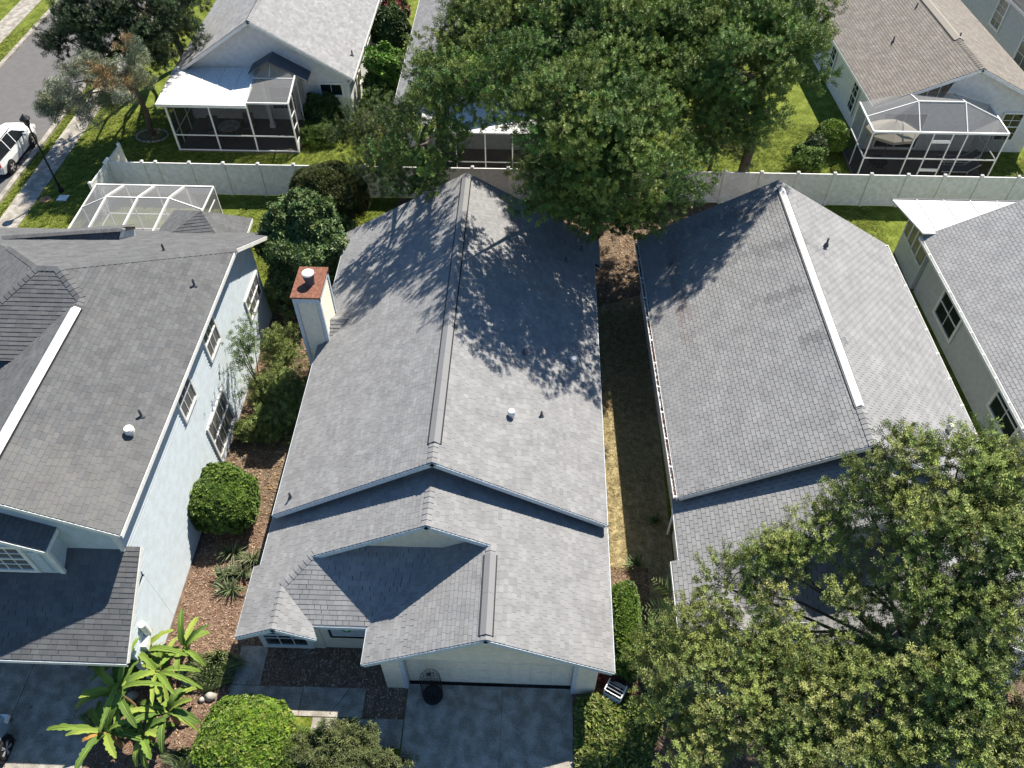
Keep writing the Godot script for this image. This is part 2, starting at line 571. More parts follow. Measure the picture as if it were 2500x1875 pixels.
# ================================================================ windows
# a framed window flat on a wall: c centre, u along, w up, out normal; cols x rows panes in upper sash / lower sash
func window(parent: Node3D, c: Vector3, u: Vector3, out: Vector3, wd: float, ht: float, cols: int, rows: int, trim: Material, glass: Material, split := true, trimw := 0.09, called := "window") -> Node3D:
	var g := part(called, parent)
	var up := Vector3.UP
	var fr := MB.new()
	for sg in [-1.0, 1.0]:
		fr.box(Transform3D(Basis(u, up, out), c + u * sg * (wd * 0.5 + trimw * 0.5) + out * 0.03), Vector3(trimw, ht + 2 * trimw, 0.06))
		fr.box(Transform3D(Basis(u, up, out), c + up * sg * (ht * 0.5 + trimw * 0.5) + out * 0.031), Vector3(wd, trimw, 0.062))
	put(fr, "frame", trim, g)
	var mu := MB.new()
	var bw := 0.026
	if split:
		mu.box(Transform3D(Basis(u, up, out), c + out * 0.026), Vector3(wd, 0.06, 0.04))
	for i in range(1, cols):
		mu.box(Transform3D(Basis(u, up, out), c + u * (wd * (float(i) / cols - 0.5)) + out * 0.022), Vector3(bw, ht, 0.03))
	for i in range(1, rows):
		if split and i * 2 == rows: continue
		mu.box(Transform3D(Basis(u, up, out), c + up * (ht * (float(i) / rows - 0.5)) + out * 0.023), Vector3(wd, bw, 0.03))
	if mu.v.size():
		put(mu, "glazing_bars", trim, g)
	for i in cols:
		for k in rows:
			var pn := MB.new()
			pn.box(Transform3D(Basis(u, up, out), c + u * (wd * ((i + 0.5) / cols - 0.5)) + up * (ht * ((k + 0.5) / rows - 0.5)) + out * 0.012), Vector3(wd / cols - 0.002, ht / rows - 0.002, 0.012))
			put(pn, "pane", glass, g)
	return g

# lap siding boards on a vertical wall between heights; prof(h) gives [from, to] along u
func siding(wall: Node3D, o: Vector3, u: Vector3, out: Vector3, spans: Array, lap: float, m: Material) -> void:
	# spans: list of [y, from, to] for each board
	for s in spans:
		if s[2] - s[1] < 0.06: continue
		var mb := MB.new()
		var a: Vector3 = o + u * s[1] + Vector3.UP * s[0]
		var b: Vector3 = o + u * s[2] + Vector3.UP * s[0]
		var a2 := a + Vector3.UP * lap; var b2 := b + Vector3.UP * lap
		var t0 := out * 0.036; var t1 := out * 0.006
		mb.face([a + t0, b + t0, b2 + t1, a2 + t1], out)
		mb.face([a, b, b + t0, a + t0], Vector3.DOWN)
		mb.face([a, a + t0, a2 + t1, a2], -u)
		mb.face([b, b + t0, b2 + t1, b2], u)
		put(mb, "siding_board", m, wall)

func rows_rect(h0: float, h1: float, lap: float, a: float, b: float) -> Array:
	var r := []
	var y := h0
	while y < h1 - 0.02:
		r.append([y, a, b]); y += lap
	return r

func rows_gable(h0: float, h1: float, lap: float, mid: float, half_at_h0: float) -> Array:
	var r := []
	var y := h0
	while y < h1 - lap:
		var w := half_at_h0 * (1.0 - (y + lap - h0) / (h1 - h0))
		r.append([y, mid - w, mid + w]); y += lap
	return r

# ================================================================ houses
func grey(v: float, warm := 0.0) -> Color:
	return Color(v * (1.0 + warm), v, v * (1.0 - warm))

func tones(base: float, spread: float, warm := 0.0, n := 7) -> Array:
	var t := []
	for i in n:
		t.append(grey(base * (1.0 + spread * (2.0 * i / (n - 1) - 1.0)), warm))
	return t

func main_house() -> void:
	var h := thing("house", "light grey shingled house with rust topped chimney between the blue house and the streaked roof", "house", Vector3(-2.8, 0, -18), "houses of the neighbourhood")
	var st := {"tones": tones(0.295, 0.08, 0.0), "exp": 0.142, "wid": 0.21, "lift": 0.014, "gap": 0.003, "seed": 11}
	var r := roof_begin(h, st)
	var e := 3.0; var rx := -2.75; var rh := 6.13; var zf := -13.35; var zb := -27.6
	var f := 2.5; var gx := -1.0; var gh := 4.462; var fx := -2.8; var fh := 5.443
	var z0 := -13.78; var z1 := -11.68; var zw := -12.0; var zg := -8.85
	front_roof(r, Vector3.ZERO, z0)
	# main body
	roof_plane(r, [Vector3(-8.06, e, zf), Vector3(rx, rh, zf), Vector3(rx, rh, zb), Vector3(-8.06, e, zb)])
	roof_plane(r, [Vector3(2.55, e, zf), Vector3(rx, rh, zf), Vector3(rx, rh, zb), Vector3(2.55, e, zb)])
	roof_plane(r, [Vector3(2.80, e - 0.148, -25.9), Vector3(2.55, e, -25.9), Vector3(2.55, e, zb), Vector3(2.80, e - 0.148, zb)])
	var nl := Vector3(-0.545, 1, 0).normalized(); var nr := Vector3(0.545, 1, 0).normalized(); var np := Vector3(0, 1, 0.56).normalized()
	ridge_caps(r, Vector3(rx, rh, -14.1), Vector3(rx, rh, zf), nl, nr)
	ridge_caps(r, Vector3(fx, fh, z0), Vector3(fx, fh, z1), nl, nr)
	ridge_caps(r, Vector3(gx, gh, -11.7), Vector3(gx, gh, zg), nl, nr)
	ridge_caps(r, Vector3(-7.2, 3.049, -10.93), Vector3(-7.2, 3.049, -9.58), nl, nr, 0.12)
	ridge_caps(r, Vector3(-6.2, 3.59, -11.9), Vector3(-7.2, 3.049, -10.93), nl, np, 0.12)
	# the small saddle behind the chimney
	roof_plane(r, [Vector3(-6.9, 3.72, -21.5), Vector3(-7.58, 3.72, -21.5), Vector3(-7.6, 3.27, -20.85)])
	roof_plane(r, [Vector3(-6.9, 3.72, -21.5), Vector3(-7.58, 3.72, -21.5), Vector3(-7.6, 3.27, -22.15)])
	roof_end(r)
	ridge_vent(h, Vector3(rx, rh, -14.05), Vector3(rx, rh, zb + 0.25), 0.58, M.ridgevent)
	ridge_vent(h, Vector3(gx, gh, -8.98), Vector3(gx, gh, -11.4), 0.545, M.ridgevent, 0.165)
	var rk := 0.012
	for q in [[Vector3(-8.06, e, zf + rk), Vector3(rx, rh, zf + rk)], [Vector3(2.55, e, zf + rk), Vector3(rx, rh, zf + rk)],
			[Vector3(-8.06, e, zb - rk), Vector3(rx, rh, zb - rk)], [Vector3(2.8, e - 0.148, zb - rk), Vector3(rx, rh, zb - rk)],
			[Vector3(-8.07, e, zf), Vector3(-8.07, e, zb)], [Vector3(2.56, e, zf), Vector3(2.56, e, -25.9)], [Vector3(2.81, e - 0.148, -25.9), Vector3(2.81, e - 0.148, zb)]]:
		fascia(h, q[0], q[1], M.trim_blue)
	front_trim(h, Vector3.ZERO, M.trim_blue)
	# walls
	var w := MB.new()
	w.prism([Vector3(-7.65, 0, -13.78), Vector3(-7.65, 3.0, -13.78), Vector3(rx, 5.93, -13.78), Vector3(2.14, 3.0, -13.78), Vector3(2.14, 0, -13.78)], Vector3(0, 0, -13.4))
	w.bx(Vector3(-7.82, 0, -13.77), Vector3(2.2, 2.45, -11.0))
	w.bx(Vector3(-6.3, 0, -11.0), Vector3(-4.2, 2.45, -10.35))
	w.bx(Vector3(-4.19, 0, -11.0), Vector3(2.2, 2.45, -9.6))
	w.prism([Vector3(-6.3, 3.3, zw), Vector3(-6.3, 3.4, zw), Vector3(fx, 5.3, zw), Vector3(-1.2, 4.3, zw), Vector3(-1.2, 3.3, zw)], Vector3(0, 0, -0.15))
	put(w, "wall", M.beige, h)
	var bw := MB.new()
	bw.prism([Vector3(-8.2, 0, -10.31), Vector3(-8.2, 2.34, -10.31), Vector3(-7.2, 2.88, -10.31), Vector3(-6.3, 2.4, -10.31), Vector3(-6.3, 0, -10.31)], Vector3(0, 0, -1.2))
	put(bw, "bay_wall", M.beige, h)
	# garage front: gable boards, piers, door
	var gw := part("garage_wall", h)
	var gb := MB.new()
	gb.prism([Vector3(-4.17, 2.2, -9.2), Vector3(-4.17, 2.6, -9.2), Vector3(gx, 4.3, -9.2), Vector3(2.2, 2.6, -9.2), Vector3(2.2, 2.2, -9.2)], Vector3(0, 0, -0.35))
	put(gb, "backing", M.beige, gw)
	siding(gw, Vector3(0, 0, -9.195), Vector3.RIGHT, Vector3.BACK, rows_gable(2.55, 4.28, 0.16, gx, 3.1) + [[2.23, -4.15, 2.18], [2.39, -4.15, 2.18]], 0.16, M.beige)
	for q in [[-4.16, -3.56], [1.56, 2.21]]:
		var pr := MB.new()
		pr.bx(Vector3(q[0], 0, -9.72), Vector3(q[1], 2.25, -9.13))
		put(pr, "garage_pier", M.cream, h)
		var cb := MB.new()
		var ix: float = q[1] if q[0] < 0 else q[0]
		cb.bx(Vector3(ix - 0.06, 0, -9.34), Vector3(ix + 0.06, 2.2, -9.122))
		put(cb, "corner_board", M.trim_blue, h)
	var dr := part("garage_door", h)
	for i in 4:
		for k in 8:
			var pn := MB.new()
			var px := -3.5 + k * 0.625; var py := 0.02 + i * 0.545
			pn.bx(Vector3(px, py, -9.42), Vector3(px + 0.62, py + 0.54, -9.37))
			pn.bx(Vector3(px + 0.07, py + 0.08, -9.37), Vector3(px + 0.55, py + 0.46, -9.358))
			put(pn, "panel", M.cream, dr)
	var th := MB.new()
	th.bx(Vector3(-3.5, 0.005, -9.36), Vector3(1.5, 0.03, -9.26))
	put(th, "threshold", M.rubber, dr)
	# gable vents
	for q in [[fx, 5.1, zw + 0.012, 0.62, 0.32], [gx, 4.12, -9.15, 0.3, 0.16]]:
		var vt := part("gable_vent", h)
		var mv := MB.new()
		mv.prism([Vector3(q[0] - q[3], q[1] - 0.12, q[2]), Vector3(q[0], q[1] - 0.12 + q[4], q[2]), Vector3(q[0] + q[3], q[1] - 0.12, q[2])], Vector3(0, 0, 0.03))
		put(mv, "louvre_back", M.shadeglass, vt)
		for i in 4:
			var lv := MB.new()
			var yy: float = q[1] - 0.11 + i * q[4] / 4.0
			var ww: float = q[3] * (1.0 - (i + 0.6) / 4.0)
			lv.box(Transform3D(Basis(Vector3.RIGHT, 0.6), Vector3(q[0], yy + 0.03, q[2] + 0.045)), Vector3(ww * 2, 0.012, 0.05))
			put(lv, "louvre", M.trim_blue, vt)
	# bay window and porch window
	var bwin := window(h, Vector3(-7.45, 1.0, -10.31), Vector3.RIGHT, Vector3.BACK, 1.3, 1.5, 3, 3, M.white, M.glass, true, 0.16)
	var tr := MB.new()
	tr.prism([Vector3(-8.1, 1.92, -10.3), Vector3(-7.45, 2.5, -10.3), Vector3(-6.8, 1.92, -10.3)], Vector3(0, 0, 0.03))
	put(tr, "arched_pane", M.glass, bwin)
	var pw := window(h, Vector3(-5.35, 1.42, -10.35), Vector3.RIGHT, Vector3.BACK, 1.2, 0.95, 1, 1, M.black, M.glass, false, 0.05)
	for i in 9:
		var sl := MB.new()
		sl.bx(Vector3(-5.5 if i > 4 else -5.94, 0.98 + i * 0.1, -10.335), Vector3(-4.78, 1.012 + i * 0.1, -10.31))
		put(sl, "blind_slat", M.white, pw)
	var bd := MB.new()
	var ring := []
	for i in 20:
		ring.append(Vector3(-5.42 + 0.15 * cos(TAU * i / 20), 1.5 + 0.17 * sin(TAU * i / 20), -10.3))
	bd.prism(ring, Vector3(0, 0, 0.012))
	var badge := put(bd, "round_badge", M.green, pw)
	var b2 := MB.new()
	b2.prism([Vector3(-5.47, 1.5, -10.287), Vector3(-5.44, 1.58, -10.287), Vector3(-5.37, 1.58, -10.287), Vector3(-5.35, 1.52, -10.287), Vector3(-5.41, 1.42, -10.287)], Vector3(0, 0, 0.006))
	put(b2, "white_mark", M.white, badge)
	# side windows, facing the neighbours
	for z in [-16.5, -20.0, -24.0]:
		window(h, Vector3(2.14, 1.5, z), Vector3.BACK, Vector3.RIGHT, 1.0, 1.2, 2, 2, M.white, M.glass)
	# chimney
	var ch := part("chimney", h)
	var cm := MB.new()
	cm.bx(Vector3(-8.47, 0, -22.3), Vector3(-7.61, 5.42, -20.82))
	put(cm, "stack", M.cream, ch)
	siding(ch, Vector3(0, 0, -20.82), Vector3.RIGHT, Vector3.BACK, rows_rect(2.6, 5.35, 0.13, -8.37, -7.71), 0.13, M.cream)
	siding(ch, Vector3(-7.61, 0, 0), Vector3.BACK, Vector3.RIGHT, rows_rect(3.2, 5.35, 0.13, -22.2, -20.92), 0.13, M.cream)
	for q in [[-8.47, -20.82], [-7.61, -20.82], [-7.61, -22.3]]:
		var cb := MB.new()
		cb.bx(Vector3(q[0] - 0.06, 0.3, q[1] - 0.06), Vector3(q[0] + 0.06, 5.4, q[1] + 0.06))
		put(cb, "corner_board", M.trim_blue, ch)
	var fz := MB.new()
	fz.bx(Vector3(-8.53, 5.22, -22.37), Vector3(-7.55, 5.44, -20.75))
	put(fz, "frieze", M.trim_blue, ch)
	var cap := MB.new()
	cap.bx(Vector3(-8.58, 5.445, -22.4), Vector3(-7.51, 5.5, -20.72))
	cap.prism([Vector3(-8.57, 5.501, -22.39), Vector3(-8.57, 5.501, -20.73), Vector3(-7.52, 5.501, -20.73), Vector3(-7.52, 5.501, -22.39)], Vector3(0, 0.006, 0))
	put(cap, "cap", M.rust, ch)
	var fl := MB.new()
	fl.lathe(Vector3(-8.0, 5.5, -21.5), [[0.17, 0.0], [0.17, 0.24], [0.2, 0.25], [0.21, 0.43], [0.22, 0.45]], 22)
	put(fl, "flue", M.lead, ch)
	var fc := MB.new()
	fc.lathe(Vector3(-8.0, 5.5, -21.5), [[0.22, 0.45], [0.225, 0.49], [0.2, 0.52], [0.0, 0.535]], 22)
	put(fc, "flue_lid", M.white, ch)
	# vents
	for q in [[-0.23, 4.64, -19.07], [1.34, 3.72, -25.11], [0.41, 4.26, -16.65], [1.99, 3.33, -26.32]]:
		pipe_vent(h, Vector3(q[0], q[1], q[2]), 0.26, 0.04)
	for q in [[1.54, 3.6, -19.65], [-0.56, 4.84, -16.13]]:
		cap_vent(h, Vector3(q[0], q[1], q[2]), 0.12)
	pipe_vent(h, Vector3(-7.5, 3.33, -13.8), 0.3, 0.04)

# the stepped front roof that the two grey houses share: middle gable, entrance roof, bay and garage wing, moved by o
func front_roof(r: Dictionary, o: Vector3, z0: float, mark := true) -> void:
	var f := 2.5; var gx := -1.0; var gh := 4.462; var fx := -2.8; var fh := 5.443
	var z1 := -11.68; var zw := -12.0; var zg := -8.85; var zo := z0 - o.z
	# the entrance roof and the garage left slope first: they show largest
	for q in [[[-6.09, 3.648, zw], [-7.2, 3.049, -10.93], [-6.2, f, -9.95], [-4.59, f, -9.95], [-2.48, 3.648, zw]],
			[[gx, gh, zg], [gx, gh, zw], [-2.48, 3.65, zw], [-4.59, f, -9.95], [-4.59, f, zg]],
			[[2.6, f, zg], [gx, gh, zg], [gx, gh, z1], [2.6, f, z1]],
			[[2.6, f, z1], [fx, fh, z1], [fx, fh, zo], [2.6, f, zo]],
			[[-8.2, f, z1], [fx, fh, z1], [fx, fh, zo], [-8.2, f, zo]],
			[[-8.2, f, z1], [-6.42, 3.47, z1], [-7.2, 3.045, -10.93], [-8.2, f, -10.93]],
			[[-8.2, f, -10.93], [-7.2, 3.045, -10.93], [-7.2, 3.045, -9.58], [-8.2, f, -9.58]],
			[[-8.42, 2.38, -11.86], [-8.2, f, -11.86], [-8.2, f, -9.58], [-8.42, 2.38, -9.58]],
			[[-7.2, 3.045, -9.58], [-7.2, 3.045, -10.93], [-6.2, f, -9.95], [-6.02, 2.402, -9.58]]]:
		var pts := []
		for p in q:
			pts.append(Vector3(p[0], p[1], p[2]) + o)
		roof_plane(r, pts, mark)

func front_trim(h: Node3D, o: Vector3, m: Material) -> void:
	for q in [[-4.59, 2.5, -8.838, -1.0, 4.462, -8.838], [2.6, 2.5, -8.838, -1.0, 4.462, -8.838], [-6.42, 3.47, -11.668, -2.8, 5.443, -11.668], [-1.02, 4.47, -11.668, -2.8, 5.443, -11.668],
			[-8.42, 2.38, -9.57, -7.2, 3.045, -9.57], [-6.02, 2.402, -9.57, -7.2, 3.045, -9.57], [2.61, 2.5, -8.85, 2.61, 2.5, -13.78], [-8.21, 2.5, -11.86, -8.21, 2.5, -13.78],
			[-8.43, 2.38, -9.58, -8.43, 2.38, -11.86], [-6.2, 2.5, -9.94, -4.59, 2.5, -9.94], [-4.6, 2.5, -8.85, -4.6, 2.5, -9.95]]:
		fascia(h, Vector3(q[0], q[1], q[2]) + o, Vector3(q[3], q[4], q[5]) + o, m)

func blue_house() -> void:
	var h := thing("house", "pale blue two storey house with dark grey roof and white ridge strip", "house", Vector3(-15.5, 0, -17), "houses of the neighbourhood")
	var tn := tones(0.15, 0.11, -0.02)
	tn.append(grey(0.15, 0.0))
	var mk := []
	var moss := Color(0.185, 0.184, 0.176)
	for q in [[-12.2, -11.6, 1.2, 1.0], [-13.0, -12.0, 1.0, 1.3], [-13.6, -11.6, 0.9, 1.0], [-11.7, -13.0, 0.7, 1.2]]:
		mk.append([q[0], q[1], q[2] * 1.6, q[3] * 1.6, moss])
	var st := {"tones": tn, "exp": 0.145, "wid": 0.27, "lift": 0.015, "gap": 0.003, "seed": 31, "marks": mk}
	var r := roof_begin(h, st)
	var e := 5.62; var xe := -11.12; var s := 0.55
	# front wing: ridge x = -14.4
	var wx := -14.4; var wh := e + s * (wx - xe) * -1.0
	var zf := -10.98
	# lower roof in front, facing the street
	var le := 2.95; var lz := -8.47; var lt := 4.52; var lb := -11.25
	roof_plane(r, [Vector3(-11.05, le, lz), Vector3(-18.6, le, lz), Vector3(-18.6, lt, lb), Vector3(-11.05, lt, lb)], true)
	# body: hip roof; ridge short at z = -19.3
	var ax := -15.3; var bx2 := -15.95; var ah := e + s * 4.18; var az := -19.35
	var kh := wh; var kz := az + (ah - kh) / s; var kx := ax + (ah - kh) / s
	var bs := 0.6
	var zc := az - (ah - e) / bs
	# right slope of the wing and body together (split at the knee)
	roof_plane(r, [Vector3(xe, e, zf), Vector3(wx, wh, zf), Vector3(wx, wh, kz), Vector3(xe, e, kz)])
	roof_plane(r, [Vector3(xe, e, kz), Vector3(wx, wh, kz), Vector3(ax, ah, az), Vector3(xe, e, zc)])
	# the body's street face, left hip side
	var y0 := 6.4
	var zl := az + (ah - y0) / s
	roof_plane(r, [Vector3(ax, ah, az), Vector3(wx, wh, kz), Vector3(wx - (wh - y0) / s, y0, zl), Vector3(bx2 - (ah - y0) / s, y0, zl), Vector3(bx2, ah, az)])
	roof_plane(r, [Vector3(wx, wh, kz), Vector3(wx, wh, zf), Vector3(wx - (wh - y0) / s, y0, zf), Vector3(wx - (wh - y0) / s, y0, zl)])
	roof_plane(r, [Vector3(wx - (wh - y0) / s, y0, zf), Vector3(wx - (wh - e) / s, e, zf), Vector3(wx - (wh - e) / s, e, zl), Vector3(wx - (wh - y0) / s, y0, zl)])
	roof_plane(r, [Vector3(bx2, ah, az), Vector3(bx2 - (ah - e) / s, e, az + (ah - e) / s), Vector3(bx2 - (ah - e) / s, e, zc), Vector3(bx2, ah, az - 0.01)])
	# back slope, running down past the eave to the single storey at the back
	var be := 3.4; var bz := az - (ah - be) / bs
	roof_plane(r, [Vector3(ax, ah, az), Vector3(bx2, ah, az), Vector3(bx2 - (ah - be) / s, be, bz), Vector3(xe, be, bz), Vector3(xe, e, zc)])
	# rear wing with its ridge along x
	var q1 := Vector3(-16.15, 5.2, -24.75); var q2 := Vector3(-20.6, 5.2, -24.1)
	roof_plane(r, [q1, q2, Vector3(-20.7, 4.75, -23.75), Vector3(-16.4, 4.7, -24.45)])
	roof_plane(r, [q1, q2, Vector3(-20.7, 4.7, -25.0), Vector3(-16.1, 4.65, -25.6)])
	var rg := MB.new()
	rg.prism([q1 - Vector3(0.05, 0.1, 0), Vector3(-16.45, 3.9, -24.4), Vector3(-16.2, 3.9, -25.6), Vector3(-16.15, 4.55, -25.55)], Vector3(-0.1, 0, 0))
	put(rg, "rear_gable", M.blue, h)
	# small pyramid roof over the garden room
	var pa := Vector3(-14.1, 4.1, -27.4)
	var pc := [Vector3(-16.2, 2.9, -29.0), Vector3(-12.6, 2.7, -28.8), Vector3(-12.4, 2.9, -25.4), Vector3(-16.2, 3.3, -25.4)]
	for i in 4:
		roof_plane(r, [pc[i], pc[(i + 1) % 4], pa])
	# small gable over the upper bay
	var b0 := -12.98; var bh := 5.62; var br := -14.9; var brh := bh + s * 1.92
	roof_plane(r, [Vector3(b0, bh, -10.42), Vector3(br, brh, -10.42), Vector3(br, brh, -11.2), Vector3(b0, bh, -11.2)])
	roof_plane(r, [Vector3(-16.82, bh, -10.42), Vector3(br, brh, -10.42), Vector3(br, brh, -11.2), Vector3(-16.82, bh, -11.2)])
	var nR := Vector3(s, 1, 0).normalized(); var nL := Vector3(-s, 1, 0).normalized(); var nF := Vector3(0, 1, s).normalized(); var nB := Vector3(0, 1, -bs).normalized()
	ridge_caps(r, Vector3(ax, ah, az), Vector3(bx2, ah, az), nF, nB, 0.16)
	ridge_caps(r, Vector3(ax, ah, az), Vector3(wx, wh, kz), nF, nR, 0.16)
	ridge_caps(r, Vector3(ax, ah, az), Vector3(xe, e, zc), nR, nB, 0.16)
	ridge_caps(r, Vector3(bx2, ah, az), Vector3(bx2 - 2.2, ah - 2.2 * s, az + 2.2), nF, nL, 0.16)
	ridge_caps(r, Vector3(bx2, ah, az), Vector3(bx2 - 3.0, ah - 3.0 * s, az - 2.9), nB, nL, 0.16)
	ridge_caps(r, Vector3(wx, wh, kz), Vector3(wx, wh, kz + 0.5), nL, nR, 0.18)
	ridge_caps(r, q2, q1, nF, nB, 0.13)
	roof_end(r)
	ridge_vent(h, Vector3(wx, wh, kz + 0.45), Vector3(wx, wh, zf - 0.1), s, M.metalroof, 0.17, 0.035)
	for q in [[Vector3(xe + 0.01, e, zf), Vector3(xe + 0.01, e, zc)], [Vector3(xe + 0.01, e, zc), Vector3(xe + 0.01, be, bz)], [Vector3(xe, e, zf + 0.012), Vector3(wx, wh, zf + 0.012)],
			[Vector3(-11.04, le, lz), Vector3(-11.04, lt, lb)], [Vector3(-11.05, le, lz + 0.012), Vector3(-18.6, le, lz + 0.012)],
			[Vector3(b0 + 0.01, bh, -10.42), Vector3(b0 + 0.01, bh, -11.15)], [Vector3(b0, bh, -10.405), Vector3(br, brh, -10.405)], [q1, Vector3(-16.4, 4.7, -24.45)],
			[Vector3(-12.4, 2.9, -25.4), Vector3(-12.6, 2.7, -28.8)]]:
		fascia(h, q[0], q[1], M.white, 0.15)
	# walls
	var xw := -11.5
	var w := MB.new()
	w.bx(Vector3(-17.2, 0, -15.6), Vector3(xw, 5.55, -11.17))
	w.bx(Vector3(-19.7, 0, -23.02), Vector3(xw, 5.5, -15.6))
	w.prism([Vector3(xw, 0, -23.03), Vector3(xw, 5.3, -23.03), Vector3(xw, 4.1, -25.3), Vector3(xw, 0, -25.3)], Vector3(-9, 0, 0))
	w.prism([Vector3(-17.4, 5.55, -11.17), Vector3(wx, wh - 0.15, -11.17), Vector3(xw, 5.55, -11.17)], Vector3(0, 0, -0.2))
	w.bx(Vector3(-18.0, 0, -11.17), Vector3(xw, 3.0, -10.0))
	put(w, "wall", M.blue, h)
	var g := MB.new()
	g.prism([Vector3(xw, 2.4, -9.95), Vector3(xw, 3.7, -9.95), Vector3(xw, 4.35, -11.17), Vector3(xw, 2.4, -11.17)], Vector3(-0.2, 0, 0))
	g.bx(Vector3(xw - 0.2, 0, -10.0), Vector3(xw, 3.0, -9.15))
	g.bx(Vector3(-18.0, 2.35, -9.3), Vector3(xw, 2.9, -9.15))
	put(g, "porch_wall", M.blue, h)
	var sd := part("side_wall", h)
	siding(sd, Vector3(xw, 0, 0), Vector3.BACK, Vector3.RIGHT, rows_rect(0.12, 5.45, 0.165, -23.36, -11.19), 0.165, M.blue)
	siding(sd, Vector3(xw, 0, 0), Vector3.BACK, Vector3.RIGHT, rows_rect(0.12, 3.9, 0.165, -25.28, -23.37), 0.165, M.blue)
	siding(sd, Vector3(xw, 0, 0), Vector3.BACK, Vector3.RIGHT, rows_rect(0.12, 2.9, 0.165, -11.18, -9.16), 0.165, M.blue)
	# upper bay
	var bm := MB.new()
	bm.prism([Vector3(-13.15, 3.9, -10.55), Vector3(-13.15, 5.5, -10.55), Vector3(br, brh - 0.15, -10.55), Vector3(-16.6, 5.5, -10.55), Vector3(-16.6, 3.9, -10.55)], Vector3(0, 0, -0.7))
	put(bm, "bay_wall", M.blue, h)
	var cb := MB.new()
	cb.bx(Vector3(-13.22, 4.0, -10.62), Vector3(-13.08, 5.5, -10.53))
	cb.bx(Vector3(xw - 0.08, 4.4, -11.22), Vector3(xw + 0.035, 5.5, -11.12))
	put(cb, "corner_board", M.white, h)
	window(h, Vector3(-14.6, 4.95, -10.55), Vector3.RIGHT, Vector3.BACK, 1.5, 1.2, 4, 4, M.white, M.glass_blind, true, 0.12)
	var sp := MB.new()
	sp.bx(Vector3(-13.66, 4.25, -10.55), Vector3(-13.36, 5.35, -10.51))
	put(sp, "shutter", M.trim_blue, h)
	# garage door under the lower roof
	var gd := part("garage_door", h)
	for i in 4:
		var pn := MB.new()
		pn.bx(Vector3(-17.2, 0.02 + i * 0.55, -9.6), Vector3(-12.2, 0.56 + i * 0.55, -9.55))
		put(pn, "panel", M.palewall, gd)
	# side windows
	window(h, Vector3(xw + 0.034, 1.42, -18.17), Vector3.FORWARD, Vector3.RIGHT, 1.85, 1.65, 4, 2, M.white, M.glass_blind, true)
	window(h, Vector3(xw + 0.034, 4.45, -19.78), Vector3.FORWARD, Vector3.RIGHT, 1.1, 1.35, 3, 2, M.white, M.glass_blind, true)
	window(h, Vector3(xw + 0.034, 4.6, -16.9), Vector3.FORWARD, Vector3.RIGHT, 1.1, 1.35, 3, 2, M.white, M.glass_blind, true)
	window(h, Vector3(xw + 0.034, 2.4, -24.04), Vector3.FORWARD, Vector3.RIGHT, 1.7, 1.0, 4, 2, M.white, M.glass_blind, true)
	var pe := Vector3(xe, e, 0)
	pipe_vent(h, on_plane(421, 618, pe, Vector3(s, 1, 0)), 0.36)
	pipe_vent(h, on_plane(307, 900, pe, Vector3(s, 1, 0)), 0.36)
	cap_vent(h, on_plane(284, 938, pe, Vector3(s, 1, 0)), 0.15)
	pipe_vent(h, on_plane(355, 542, Vector3(ax, ah, az), Vector3(0, 1, -bs)), 0.36)
	# electric meter on the side wall
	var em := part("electric_meter", h)
	var mb := MB.new()
	mb.bx(Vector3(xw + 0.03, 1.05, -9.85), Vector3(xw + 0.2, 1.65, -9.5))
	put(mb, "meter_box", M.white, em)
	var mc := MB.new()
	mc.tube([Vector3(xw + 0.12, 1.62, -9.95), Vector3(xw + 0.12, 2.2, -9.95)], [0.11, 0.11], 12)
	put(mc, "meter_glass", M.white, em)
	var md := MB.new()
	for k in 3:
		md.tube([Vector3(xw + 0.08, 1.1, -9.75 + k * 0.1), Vector3(xw + 0.08, 0.0, -9.75 + k * 0.1)], [0.022, 0.022], 8)
	put(md, "conduit", M.galv, em)

